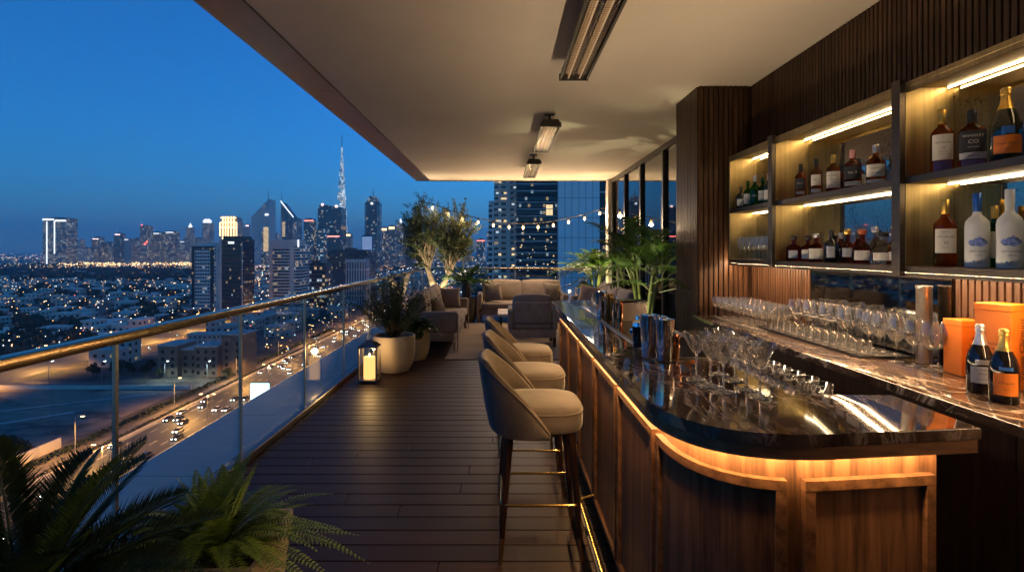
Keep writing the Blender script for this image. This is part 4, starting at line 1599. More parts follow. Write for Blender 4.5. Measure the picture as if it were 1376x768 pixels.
# --- wide shelf, lower row
for px, X, h, r, kind, body, cap, ex, lab, lb in (
        (1067, 2.20, .19, .052, 'decanter', 'whisky_dark', 'blackcap', 3.2, [('papergrey', .12, .42, .55)], 'squat red-amber decanter with black stopper, first on the wide lower shelf'),
        (1086, 2.25, .19, .046, 'decanter', 'whisky_dark', 'blackcap', 3.2, [('paper', .10, .45, .8)], 'squat decanter with black stopper and cream label, second on the wide lower shelf'),
        (1097, 2.19, .198, .048, 'decanter', 'whisky', 'silver', 3.0, [('paper', .10, .47, .9)], 'squat amber decanter with clear neck and big cream label on the lower shelf'),
        (1117, 2.19, .215, .046, 'round', 'darkbottle', 'blackcap', 2.0, [('papergrey', .15, .5, .55)], 'near-black round-shouldered bottle with pale label on the wide lower shelf'),
        (1130, 2.29, .20, .038, 'round', 'whisky_dark', 'silver', 2.0, [('paper', .15, .45, .9)], 'dark red bottle standing behind others on the wide lower shelf'),
        (1139, 2.19, .215, .046, 'bell', 'whisky_dark', 'gold', 2.0, [('papergrey', .18, .44, .6)], 'dark red bell bottle with a gold stopper on the wide lower shelf'),
        (1158.5, 2.18, .208, .055, 'bell', 'whisky_dark', 'redcap', 2.6, [('paper', .10, .38, .7)], 'red-amber bell bottle with an orange-red stopper on the wide lower shelf'),
        (1176, 2.29, .225, .046, 'bell', 'clear_bottle', 'silver', 2.0, [], 'clear bottle with ball stopper, behind the round decanter on the lower shelf'),
        (1187, 2.17, .185, .066, 'bell', 'clear_bottle', 'blackcap', 2.0, [('paper', .12, .36, .8)], 'round clear decanter with dark stopper near the upright on the wide lower shelf'),
        (1205, 2.20, .2, .05, 'bell', 'whisky', 'blackcap', 2.0, [('paper', .12, .36, .8)], 'amber bell bottle partly behind the upright at the end of the wide lower shelf')):
    bottle(shelf_at(px, X, L_), h, r, kind, body, cap, lb, lab=lab, ex=ex)
# --- small shelf
for px, h, body, cap, lab, lb, tx in (
        (995.5, .20, 'darkbottle', 'blackcap', [('paper', .12, .42, .7)], 'black bottle with a white triangle label, first on the small shelf', ()),
        (1005, .235, 'green_bottle', 'green_bottle', [('papergrey', .12, .5, .8)], 'green gin bottle beside the black one on the small shelf', [('GIN', .02, .3, 'ink')]),
        (1014.5, .265, 'green_bottle', 'silver', [('green_bottle', .12, .5, .8)], 'tallest green bottle with a silver cap, middle of the small shelf', [('GIN', .02, .33, 'inklight')]),
        (1025, .225, 'green_bottle', 'green_bottle', [('papergrey', .15, .52, .8)], 'green bottle with a round grey label, fourth on the small shelf', ()),
        (1033, .245, 'clear_bottle', 'pinkcap', [('paper', .12, .45, .9)], 'clear bottle with pink cap at the end of the small shelf', ())):
    bottle(shelf_at(px, 2.175, U), h, .04, 'round', body, cap, lb, lab=lab, texts=tx)

# --- champagne and gift boxes on the back counter
bottle((2.06, 2.314, CT + .001), .293, .048, 'champ', 'darkbottle', 'silver', 'dark champagne bottle with silver foil and grey label on the back counter', cat='champagne bottle', name='champagne_bottle',
       lab=[('papergrey', .16, .40, .85), ('silver', .43, .5, .5)], texts=[('La Grande', .011, .36, 'ink'), ('Dame', .011, .30, 'ink'), ('CHAMPAGNE', .007, .22, 'ink')], rz=-.55)
bottle((2.02, 2.161, CT + .001), .295, .048, 'champ', 'darkbottle', 'gold', 'dark champagne bottle with gold foil and orange label, nearest on the back counter', cat='champagne bottle', name='champagne_bottle',
       lab=[('orange', .12, .42, .85), ('bluelabel', .455, .5, .45)], texts=[('Clicquot', .014, .29, 'ink'), ('BRUT', .007, .2, 'ink')], rz=-.6)


def carton(loc, w, dd, h, rz, label, tx):
    t = thing('gift_box', label, 'gift box', loc, rz, 'orange champagne boxes')
    b = B()
    rbox(b, -w / 2, w / 2, -dd / 2, dd / 2, 0, h - .03, .0015, 1)
    obj('box_body', b, M['orange'], t)
    b = B()
    rbox(b, -w / 2 - .0012, w / 2 + .0012, -dd / 2 - .0012, dd / 2 + .0012, h - .0295, h, .0015, 1)
    obj('lid', b, M['orange'], t)
    for s, size, x, z, face, vert in tx:
        b = text_bm(s, size)
        if vert:
            b.transform(Matrix.Rotation(-PI / 2, 4, 'Y'))
        b.transform(Matrix.Translation((x, -dd / 2 - .0008, z)))
        if face:
            b.transform(Matrix.Translation((0, 0, 0)) @ Matrix.Rotation(PI / 2, 4, 'Z') @ Matrix.Translation((0, dd / 2 - w / 2, 0)))
        obj('lettering', b, M['ink'], t)
    return t


carton((2.285, 2.655, CT + .001), .115, .115, .27, -.05, 'smaller plain orange gift box on the back counter next to the wine glasses',
       [('Veuve', .019, 0, .15, False, False), ('Clicquot', .021, 0, .125, False, False), ('*', .05, 0, .175, False, False)])
carton((2.235, 2.395, CT + .001), .14, .14, .375, -1.28, 'taller orange gift box with upright lettering behind the champagne bottles',
       [('Veuve', .018, 0, .20, False, False), ('Clicquot', .018, 0, .18, False, False), ('Veuve Clicquot', .044, 0, .18, True, True)])
carton((2.255, 2.12, CT + .001), .1, .13, .34, -.1, 'dark-edged orange gift box cut off by the right side of the photo', [])
# ================================================================== PLANTS
def leaf(b, p, d, nrm, ln, w, fold=0.15, curl=0.0):
    """One folded leaf blade: p base, d direction, nrm upper side."""
    s = d.cross(nrm)
    if s.length < 1e-6:
        s = d.orthogonal()
    s.normalize()
    up = s.cross(d).normalized()
    a = b.verts.new(p)
    m = p + d * ln * 0.45
    l = b.verts.new(m + s * w * 0.5 + up * w * fold)
    r = b.verts.new(m - s * w * 0.5 + up * w * fold)
    t = b.verts.new(p + d * ln - up * ln * curl)
    b.faces.new((a, l, t))
    b.faces.new((a, t, r))


def strip_leaf(b, p, d, nrm, ln, w, droop):
    """Long leaflet of three segments that bends down."""
    s = d.cross(nrm)
    s = s.normalized() if s.length > 1e-6 else d.orthogonal().normalized()
    rows = []
    for k, ww in ((0, 0.6), (0.35, 1.0), (0.7, 0.75)):
        q = p + d * ln * k + Vector((0, 0, -droop * ln * k * k))
        rows.append((b.verts.new(q + s * w * ww * 0.5), b.verts.new(q - s * w * ww * 0.5)))
    tip = b.verts.new(p + d * ln + Vector((0, 0, -droop * ln)))
    for x, y_ in zip(rows, rows[1:]):
        b.faces.new((x[0], x[1], y_[1], y_[0]))
    b.faces.new((rows[-1][0], rows[-1][1], tip))


def frond(bl, bs, base, d, ln, droop, pairs, lmax, w, t0=0.15, sweep=0.55, vee=0.25, ldroop=0.1, rad=0.004, shape=None, strip=False, jit=0.08, side=0.0):
    d = d.normalized()
    h = Vector((d.x, d.y, 0))
    h = h.normalized() if h.length > 1e-3 else Vector((1, 0, 0))
    sd = Vector((-h.y, h.x, 0))

    def P(t):
        return base + d * ln * t + Vector((0, 0, -1)) * droop * ln * t * t + h * (droop * ln * 0.18 * t * t) + sd * side * ln * t * t
    pts = [P(i / 12) for i in range(13)]
    tube(bs, pts, [rad * (1 - 0.8 * i / 12) for i in range(13)], 5)
    for i in range(pairs):
        t = t0 + (1 - t0) * (i + 0.5) / pairs
        p = P(t)
        tg = (P(min(1, t + 0.02)) - P(t - 0.02)).normalized()
        s = tg.cross(Vector((0, 0, 1)))
        s = s.normalized() if s.length > 1e-3 else sd
        up = s.cross(tg).normalized()
        f = shape(t) if shape else math.sin(PI * (0.1 + 0.88 * t)) ** 0.7
        for sg in (-1, 1):
            dd = (s * sg * (1 - sweep * 0.4) + tg * sweep + up * vee).normalized()
            dd = (dd + Vector((rnd.uniform(-jit, jit), rnd.uniform(-jit, jit), rnd.uniform(-jit, jit)))).normalized()
            l = lmax * f * rnd.uniform(0.88, 1.08)
            if strip:
                strip_leaf(bl, p, dd, up, l, w, ldroop * rnd.uniform(0.6, 1.4))
            else:
                leaf(bl, p, dd, up, l, w, 0.12, ldroop)


def hemi(amin, amax):
    a = rnd.uniform(0, 2 * PI)
    e = R(rnd.uniform(amin, amax))
    return Vector((math.cos(a) * math.cos(e), math.sin(a) * math.cos(e), math.sin(e)))


def pot_square(t, w0, w1, h, m_):
    b = B()
    rings = []
    for (w, z) in ((w0, 0), (w1, h), (w1 - 0.03, h), (w1 - 0.04, h - 0.04)):
        rings.append([b.verts.new((sx * w / 2, sy * w / 2, z)) for sx, sy in ((-1, -1), (1, -1), (1, 1), (-1, 1))])
    for a, c in zip(rings, rings[1:]):
        for j in range(4):
            b.faces.new((a[j], a[(j + 1) % 4], c[(j + 1) % 4], c[j]))
    b.faces.new(rings[0][::-1])
    b.faces.new(rings[-1])
    bmesh.ops.bevel(b, geom=[e for e in b.edges if abs(e.verts[0].co.z - e.verts[1].co.z) > 0.1], offset=0.012, segments=2, profile=0.5, affect='EDGES')
    obj('pot', b, M[m_], t)
    b = B()
    k = w1 / 2 - 0.022
    box(b, -k, k, -k, k, h - 0.06, h - 0.035)
    obj('soil', b, M['soil'], t)


def pot_round(t, r, h, m_, bulge=1.0):
    b = B()
    lathe(b, [(0, 0), (r * .62, 0), (r * .70, .01), (r * .88, h * .22), (r * 0.98, h * .5), (r, h * .8), (r * .985, h), (r * .90, h), (r * .88, h - .05), (0, h - .05)], 44)
    obj('pot', b, M[m_], t)
    b = B()
    lathe(b, [(0, h - .049), (r * .86, h - .049), (r * .8, h - .03), (0, h - .024)], 30)
    obj('soil', b, M['soil'], t)


# near fern in a cream square pot
t = thing('potted_fern', 'bushy bright green fern in a square cream pot by the near railing', 'fern', (-1.10, 2.06, 0), 0.06)
pot_square(t, 0.34, 0.44, 0.46, 'pot')
bl, bs = B(), B()
for i in range(64):
    u = i / 64
    d = hemi(18, 40) if u < .4 else (hemi(38, 62) if u < .75 else hemi(60, 86))
    L = rnd.uniform(0.36, 0.52) if u < .75 else rnd.uniform(0.32, 0.44)
    base = Vector((d.x, d.y, 0)) * 0.06 + Vector((0, 0, 0.43))
    frond(bl, bs, base, d, L, rnd.uniform(0.35, 0.75) if u < .75 else rnd.uniform(.15, .35), 31, 0.078, 0.0098, 0.08, 0.25, 0.02, 0.12, 0.0022,
          lambda t_: max(0.08, (1 - t_) ** 0.75 * min(1, 0.5 + 2.2 * t_)), side=rnd.uniform(-.2, .2))
obj('fronds', bl, M['fern'], t)
obj('frond_stems', bs, M['fern'], t)

# near sago palm
t = thing('potted_sago_palm', 'dark stiff-leaved sago palm filling the near left corner by the railing', 'sago palm', (-1.46, 1.62, 0), 0)
pot_square(t, 0.36, 0.44, 0.42, 'potdark')
b = B()
lathe(b, [(0, .36), (.085, .37), (.10, .44), (.085, .52), (.04, .57), (0, .58)], 16, fn=lambda rr, z, a, k: rr * (1 + .12 * math.sin(a * 9 + k)))
obj('trunk', b, M['twig'], t)
bl, bs = B(), B()
spec = [((-.75, .05, .75), .60), ((-.45, .3, .9), .62), ((.05, .35, 1.0), .60), ((.28, .25, .72), .62), ((.55, .42, .62), .52), ((.7, .35, .45), .52), ((.8, .0, .35), .5),
        ((.85, .5, .30), .40), ((.5, -.3, .7), .5), ((-.2, .7, .55), .6), ((-.9, .5, .4), .6), ((.3, .85, .35), .45), ((-.5, -.4, .6), .5), ((.15, .8, .8), .56),
        ((1, -.35, .2), .5), ((.5, .7, .12), .36), ((-.9, -.2, .25), .6), ((.1, .9, .2), .6), ((.4, .1, .95), .58), ((-.15, .05, 1.0), .62)]
for d, L in spec:
    d = Vector(d)
    frond(bl, bs, Vector((d.x, d.y, 0)) * .05 + Vector((0, 0, .49)), d, L * (.98 if d.z > .55 else 1.06), rnd.uniform(.18, .34), 62, .135, .0085, .10, .62, .42, .03, .006,
          lambda t_: min(1, .35 + 3.2 * t_) * (1 - t_ ** 3.5 * .75), jit=.03)
obj('fronds', bl, M['sago'], t)
obj('frond_stems', bs, M['sago'], t)


# shrubs: branching twigs with small leaves
def bush(name, label, cat, loc, pot, base_z, rx, rz_, n_twigs, leaves, lw, ll, leafm='shrub', spread=(48, 88)):
    t = thing(name, label, cat, loc)
    pot_round(t, *pot)
    bl, bs = B(), B()
    for i in range(n_twigs):
        d = hemi(*spread)
        L = rz_ * rnd.uniform(.62, 1.0) * (0.75 + 0.25 * d.z)
        p0 = Vector((d.x, d.y, 0)) * .05 + Vector((0, 0, base_z))
        wob = Vector((rnd.uniform(-1, 1), rnd.uniform(-1, 1), 0)) * .09
        pts = [p0 + Vector((d.x * rx / rz_ * 1.6, d.y * rx / rz_ * 1.6, d.z)) * L * s + wob * s * s + Vector((0, 0, -.10 * L * s * s * (1 - d.z))) for s in [k / 7 for k in range(8)]]
        tube(bs, pts, [.0045 * (1 - .8 * k / 7) for k in range(8)], 5)
        for k in range(leaves):
            s = rnd.uniform(.22, 1.0) ** .8
            q = pts[min(6, int(s * 7))].lerp(pts[min(7, int(s * 7) + 1)], (s * 7) % 1)
            dd = hemi(-30, 80)
            off = hemi(-60, 60) * rnd.uniform(0, .05)
            leaf(bl, q + off, (dd + d * .5).normalized(), hemi(20, 90), ll * rnd.uniform(.7, 1.2), lw * rnd.uniform(.8, 1.2), .15, .1)
    obj('foliage', bl, M[leafm], t)
    obj('stems', bs, M['twig'], t)
    return t


bush('potted_shrub', 'fine-leaved dark shrub in a large round cream pot beside the tall lantern', 'shrub', (-1.42, 6.98, 0), (.275, .47, 'pot'), .44, .50, .84, 95, 80, .015, .036, spread=(36, 86))
t = thing('potted_plant', 'smaller broad-leaved green plant in a cream pot between the shrub and sofa arm', 'plant', (-1.26, 7.72, 0))
pot_round(t, .21, .46, 'pot')
bl, bs = B(), B()
for i in range(46):
    d = hemi(15, 75)
    frond(bl, bs, Vector((d.x, d.y, 0)) * .05 + Vector((0, 0, .43)), d, rnd.uniform(.26, .42), rnd.uniform(.3, .7), 9, .11, .04, .2, .6, .1, .2, .004, jit=.1)
obj('foliage', bl, M['broad'], t)
obj('stems', bs, M['broad'], t)

# dark sago palm between the sofas
t = thing('potted_cycad', 'spiky cycad in a dark pot between the railing sofa and the two-seat sofa', 'cycad', (-.80, 11.75, 0))
pot_round(t, .25, .55, 'potdark')
b = B()
lathe(b, [(0, .5), (.09, .5), (.10, .62), (.09, .78), (.05, .86), (0, .87)], 14, fn=lambda rr, z, a, k: rr * (1 + .12 * math.sin(a * 9 + k)))
obj('trunk', b, M['twig'], t)
bl, bs = B(), B()
for i in range(30):
    d = hemi(8, 72)
    frond(bl, bs, Vector((d.x, d.y, 0)) * .05 + Vector((0, 0, .84)), d, rnd.uniform(.5, .66), rnd.uniform(.2, .5), 34, .15, .012, .1, .6, .35, .05, .007, jit=.03)
obj('fronds', bl, M['broad'], t)
obj('frond_stems', bs, M['broad'], t)


# areca palms
def areca(name, label, loc, pot, h_stem, n_stem, n_frond, fl, seed, bias=None, emin=18):
    global rnd
    keep = rnd
    rnd = random.Random(seed)
    t = thing(name, label, 'palm', loc)
    pot_round(t, *pot)
    bl, bs, bt = B(), B(), B()
    z0 = pot[1] - .05
    for i in range(n_stem):
        a = 2 * PI * i / n_stem + rnd.uniform(-.3, .3)
        lean = rnd.uniform(.05, .22)
        hh = h_stem * rnd.uniform(.75, 1.1)
        p0 = Vector((math.cos(a) * .07, math.sin(a) * .07, z0))
        pts = [p0 + Vector((math.cos(a) * lean * s * s, math.sin(a) * lean * s * s, hh * s)) for s in [k / 6 for k in range(7)]]
        tube(bt, pts, [.020 - .007 * k / 6 for k in range(7)], 8)
        for k in range(n_frond):
            d = hemi(emin, 80)
            d = (d + Vector((math.cos(a), math.sin(a), 0)) * .35 + (bias or Vector((0, 0, 0)))).normalized()
            L = fl * rnd.uniform(.75, 1.1)
            frond(bl, bs, pts[-1] - Vector((0, 0, rnd.uniform(0, .25) * hh)), d, L, rnd.uniform(.3, .65), 30, L * .27, .014, .20, .75, .12, .30, .006,
                  lambda t_: .45 + .55 * math.sin(PI * min(1, .1 + .85 * t_)), strip=True, jit=.06)
    obj('fronds', bl, M['palm'], t)
    obj('frond_stems', bs, M['palmstem'], t)
    obj('stem', bt, M['palmstem'], t)
    rnd = keep
    return t


areca('areca_palm', 'uplit palm with yellow-green stems in the far right corner of the terrace', (2.06, 11.95, 0), (.24, .5, 'potdark'), .72, 8, 7, .86, 5, Vector((-.05, 0, .5)), 10)
areca('areca_palm', 'large dark arching palm beside the slatted column, behind the bar', (1.74, 6.6, 0), (.23, .45, 'pot'), 1.05, 8, 4, 1.0, 9, Vector((-.12, -.05, .2)), 12)

# ---- olive tree
t = thing('olive_tree', 'uplit twin-trunk olive tree in the far left corner of the terrace, behind the sofa', 'olive tree', (-1.50, 12.25, 0))
pot_round(t, .36, .30, 'potdark')
rt = random.Random(21)
bt, bb, bl = B(), B(), B()


def trunk(pts, rads):
    ps_, rs_ = [], []
    n = 26
    for i in range(n + 1):
        s = i / n * (len(pts) - 1)
        k = min(len(pts) - 2, int(s))
        f = s - k
        f = f * f * (3 - 2 * f)
        q = Vector(pts[k]).lerp(Vector(pts[k + 1]), f)
        q += Vector((mnoise.noise((q.z * 4, 1, pts[0][0])), mnoise.noise((q.z * 4, 7, 2)), 0)) * .02
        ps_.append(q)
        rs_.append((rads[k] * (1 - f) + rads[k + 1] * f) * (1 + .10 * mnoise.noise((q.z * 9, 3, 5))))
    tube(bt, ps_, rs_, 14)
    return ps_


trunk([(0, 0, .22), (.01, 0, .40), (-.01, 0, .62)], [.13, .105, .10])
A_ = trunk([(-.01, .01, .52), (-.10, 0, .80), (-.21, .02, 1.12), (-.36, .03, 1.50)], [.088, .074, .058, .036])
B_ = trunk([(.0, -.01, .52), (.13, .0, .78), (.27, -.02, 1.06), (.44, .02, 1.45)], [.084, .07, .054, .035])
twigs = []
for src, c, rad in ((A_, (-.34, 0, 2.02), (.58, .52, .78)), (B_, (.34, 0, 1.96), (.60, .52, .72))):
    for k in range(58):
        v = Vector((rt.gauss(0, 1), rt.gauss(0, 1), rt.gauss(0, 1))).normalized() * rt.uniform(.45, 1.0) ** .6
        tg = Vector((c[0] + v.x * rad[0], c[1] + v.y * rad[1], c[2] + v.z * rad[2] * (1.1 if rt.random() < .2 else 1)))
        st_ = src[rt.randint(14, 26)]
        mid = st_.lerp(tg, .5) + Vector((0, 0, .12)) + Vector((rt.gauss(0, .06), rt.gauss(0, .06), 0))
        pts = [Vector(p) for p in bez(tuple(st_), tuple(mid), tuple(tg), 9)]
        tube(bb, pts, [.016 * (1 - .85 * i / 9) for i in range(10)], 5)
        twigs.append(pts[4:])
        for j in range(4):
            p0 = pts[rt.randint(4, 8)]
            d0 = (Vector((rt.gauss(0, 1), rt.gauss(0, 1), rt.gauss(.35, .8))).normalized() + (tg - st_).normalized() * .5).normalized()
            q = [p0 + d0 * .30 * i / 4 + Vector((0, 0, .03 * (i / 4) ** 2)) for i in range(5)]
            tube(bb, q, [.005 * (1 - .7 * i / 4) for i in range(5)], 4)
            twigs.append(q)
for pts in twigs:
    for k in range(34):
        i = rt.randint(0, len(pts) - 2)
        q = pts[i].lerp(pts[i + 1], rt.random())
        dd = (pts[i + 1] - pts[i]).normalized()
        o = Vector((rt.gauss(0, 1), rt.gauss(0, 1), rt.gauss(0, 1))) * .014
        d2 = (Vector((rt.gauss(0, 1), rt.gauss(0, 1), rt.gauss(.2, 1))).normalized() + dd * .8).normalized()
        leaf(bl, q + o, d2, Vector((rt.gauss(0, .5), rt.gauss(0, .5), 1)), rt.uniform(.05, .085), rt.uniform(.016, .024), .1, .1)
obj('trunk', bt, M['bark'], t, 60)
obj('branches', bb, M['bark'], t, 60)
obj('crown', bl, M['olive'], t)


# uplights at the plants
def uplight(loc, aim, power, label, spot=75, col=(1.0, 0.8, 0.5)):
    t = thing('garden_uplight', label, 'uplight', loc, 0, 'small uplights at the plants')
    b = B()
    lathe(b, [(0, 0), (.05, 0), (.05, .012), (.012, .014), (.012, .05), (0, .05)], 18)
    obj('spike_base', b, M['darkmetal'], t)
    dv = Vector(aim) - Vector(loc) - Vector((0, 0, .08))
    q = dv.to_track_quat('Z', 'Y').to_matrix().to_4x4()
    b = B()
    lathe(b, [(0, -.045), (.026, -.045), (.034, .02), (.036, .045), (.031, .045), (.029, .02), (0, .02)], 18)
    b.transform(Matrix.Translation((0, 0, .085)) @ q)
    obj('lamp_head', b, M['darkmetal'], t)
    l = lamp('uplight_lamp', 'SPOT', (0, 0, .085), power, col, t, .025, (dv.to_track_quat('-Z', 'Y')).to_euler(), spot, .6)
    l.location = Vector((0, 0, .085)) + dv.normalized() * .05
    return t


uplight((-1.22, 11.72, .012), (-1.50, 12.25, 1.6), 85, 'small uplight in front of the olive tree trunk', 80)
uplight((-1.72, 11.72, .012), (-1.62, 12.3, 1.9), 60, 'small uplight at the railing side of the olive tree', 85)
uplight((2.02, 11.55, .012), (2.05, 11.95, 1.3), 110, 'small uplight in front of the far corner palm', 80, (1.0, .85, .35))
uplight((1.45, 6.25, .012), (1.72, 6.6, 1.5), 55, 'small uplight at the foot of the large palm by the column', 80, (1.0, .9, .5))
# ================================================================== CITY
H = EYE - GZ
rc = random.Random(5)


def gx(px, d):
    return (px - VX) * d / F


def gd(py):
    return H * F / (py - VY)


def ground_mat():
    t = NT('city_ground')
    v = t.coords((1, 1, 1))
    n1 = t.noise(v, 0.006, 6, 0.6, 0.4)
    n2 = t.noise(v, 0.045, 5, 0.65)
    f = t.math('ADD', t.math('MULTIPLY', n1, 0.6), t.math('MULTIPLY', n2, 0.4))
    t.l(t.ramp(f, [(0.40, (0.022, 0.03, 0.022)), (0.48, (0.12, 0.10, 0.075)), (0.6, (0.30, 0.245, 0.19))]), t.b.inputs['Base Color'])
    t.b.inputs['Roughness'].default_value = 0.95
    return t.m


def asphalt_mat():
    t = NT('asphalt')
    v = t.coords((0.25, 0.02, 1))
    n = t.noise(v, 1, 5, 0.6)
    t.l(t.ramp(n, [(0.3, (0.035, 0.034, 0.033)), (0.7, (0.075, 0.072, 0.068))]), t.b.inputs['Base Color'])
    t.b.inputs['Roughness'].default_value = 0.55
    return t.m


def sand_mat():
    t = NT('bare_sand')
    n = t.noise(t.coords((0.012, 0.03, 1), rot=(0, 0, R(25))), 2.0, 8, 0.62, 1.2)
    n2 = t.noise(t.coords((0.2, 0.2, 1)), 1.0, 4)
    f = t.math('ADD', t.math('MULTIPLY', n, .75), t.math('MULTIPLY', n2, .25))
    t.l(t.ramp(f, [(0.36, (0.09, 0.075, 0.06)), (0.46, (0.27, 0.21, 0.15)), (0.66, (0.38, 0.29, 0.21))]), t.b.inputs['Base Color'])
    t.b.inputs['Roughness'].default_value = 0.95
    return t.m


M['ground'] = ground_mat()
M['asphalt'] = asphalt_mat()
M['sand'] = sand_mat()
M['pave'] = mat('pale_paving', (0.2, 0.17, 0.145), 0.9, 0, 0.25, 0.2)
M['paint'] = mat('road_paint', (0.6, 0.6, 0.56), 0.7, 0, 0.1, 0.5)
M['concrete'] = mat('pale_concrete', (0.6, 0.54, 0.47), 0.85, 0, 0.12, 0.2)
M['pale_panel'] = mat('pale_cladding', (0.86, 0.82, 0.78), 0.5, 0, 0.05, 0.1)
M['whitewall'] = mat('white_render', (0.68, 0.6, 0.5), 0.85, 0, 0.12, 0.15)
M['tan'] = mat('tan_render', (0.2, 0.145, 0.1), 0.85, 0, 0.12, 0.15)
M['darkglass'] = mat('dark_window_glass', (0.012, 0.016, 0.022), 0.08, 0, 0.3, 0.3)
M['tree'] = leaf_mat('city_tree_leaf', (0.012, 0.025, 0.01), (0.03, 0.05, 0.02), .7, .1)
M['metal_far'] = mat('grey_steel', (0.3, 0.3, 0.31), 0.5, 0.3, 0.1, 1)
E_ORANGE = (1.0, 0.46, 0.12)
M['lamp_or'] = emit('sodium_lamp', E_ORANGE, 22, False)
M['lamp_wh'] = emit('white_lamp', (1.0, 0.92, 0.78), 22, False)
M['pt_or'] = emit('point_orange', (1.0, 0.44, 0.12), 2.2, False)
M['pt_ye'] = emit('point_yellow', (1.0, 0.68, 0.30), 2.6, False)
M['pt_wh'] = emit('point_white', (0.95, 0.95, 0.9), 2.0, False)
M['pt_te'] = emit('point_teal', (0.45, 0.9, 0.95), 1.6, False)
M['pt_re'] = emit('point_red', (1.0, 0.12, 0.08), 2.0, False)
M['led_white'] = emit('facade_white_light', (0.85, 0.92, 1.0), 0.8, False)
M['led_gold'] = emit('facade_gold_light', (1.0, 0.62, 0.25), 1.8, False)
M['led_red'] = emit('facade_red_light', (1.0, 0.16, 0.12), 2.5, False)
M['led_pink'] = emit('facade_pink_light', (1.0, 0.62, 0.62), 1.6, False)
M['led_blue'] = emit('facade_blue_light', (0.35, 0.55, 1.0), 0.22, False)
M['win_warm'] = emit('lit_window_warm', (1.0, 0.72, 0.36), 0.5, False)
M['win_cool'] = emit('lit_window_cool', (0.75, 0.92, 1.0), 0.35, False)
M['billboard'] = emit('lit_billboard', (0.62, 0.95, 0.92), 2.2, False)
M['head_l'] = emit('headlight', (1.0, 0.93, 0.8), 16, False)
M['tail_l'] = emit('taillight', (1.0, 0.08, 0.04), 12, False)


def facade(name, wall, gls, fh=3.6, ww=3.2, frac=0.12, hfill=0.6, vfill=0.8, strength=1.2, warm=0.6, rough=0.25):
    """Window grid: u runs along either face, floors along z; a share of the panes is lit."""
    t = NT(name)
    tc = t.n('ShaderNodeTexCoord')
    sp = t.n('ShaderNodeSeparateXYZ')
    t.l(tc.outputs['Object'], sp.inputs[0])
    u = t.math('DIVIDE', t.math('ADD', t.math('ADD', sp.outputs[0], sp.outputs[1]), 500.0), ww)
    w = t.math('DIVIDE', t.math('ADD', sp.outputs[2], 500.0), fh)
    fu, fw = t.math('FRACT', u), t.math('FRACT', w)
    iu, iw = t.math('FLOOR', u), t.math('FLOOR', w)
    pane = t.math('MULTIPLY', t.math('LESS_THAN', t.math('ABSOLUTE', t.math('SUBTRACT', fu, 0.5)), vfill / 2),
                  t.math('LESS_THAN', t.math('ABSOLUTE', t.math('SUBTRACT', fw, 0.5)), hfill / 2))
    geo = t.n('ShaderNodeNewGeometry')
    sn = t.n('ShaderNodeSeparateXYZ')
    t.l(geo.outputs['Normal'], sn.inputs[0])
    pane = t.math('MULTIPLY', pane, t.math('LESS_THAN', t.math('ABSOLUTE', sn.outputs[2]), 0.5))
    cv = t.n('ShaderNodeCombineXYZ')
    t.l(iu, cv.inputs[0])
    t.l(iw, cv.inputs[1])
    oi = t.n('ShaderNodeObjectInfo')
    t.l(t.math('MULTIPLY', oi.outputs['Random'], 71.0), cv.inputs[2])
    wn = t.n('ShaderNodeTexWhiteNoise', noise_dimensions='3D')
    t.l(cv.outputs[0], wn.inputs['Vector'])
    s2 = t.n('ShaderNodeSeparateColor')
    t.l(wn.outputs['Color'], s2.inputs[0])
    cl = t.noise(cv.outputs[0], 0.18, 2, 0.5)
    lit = t.math('LESS_THAN', wn.outputs[0], t.math('MULTIPLY', t.math('MAXIMUM', t.math('SUBTRACT', cl, 0.22), 0.02), frac * 3.6))
    e = t.math('MULTIPLY', t.math('MULTIPLY', lit, pane), t.math('MULTIPLY', t.math('ADD', t.math('POWER', s2.outputs[0], 2.0), 0.12), strength))
    t.l(t.mix(t.math('LESS_THAN', s2.outputs[1], warm), (0.7, 0.9, 1.0), (1.0, 0.7, 0.34)), t.b.inputs['Emission Color'])
    t.l(e, t.b.inputs['Emission Strength'])
    v = t.coords((0.03, 0.03, 0.012))
    nn = t.noise(v, 1.0, 3)
    kk = t.n('ShaderNodeMapRange')
    kk.inputs['To Min'].default_value = 0.75
    kk.inputs['To Max'].default_value = 1.2
    t.l(nn, kk.inputs[0])
    ck = t.n('ShaderNodeCombineXYZ')
    for i in range(3):
        t.l(kk.outputs[0], ck.inputs[i])
    t.l(t.mix(1.0, t.mix(pane, wall, gls), ck.outputs[0], 'MULTIPLY'), t.b.inputs['Base Color'])
    rr = t.math('SUBTRACT', 0.8, t.math('MULTIPLY', pane, 0.8 - rough))
    t.l(rr, t.b.inputs['Roughness'])
    t.m.cycles.emission_sampling = 'NONE'
    return t.m


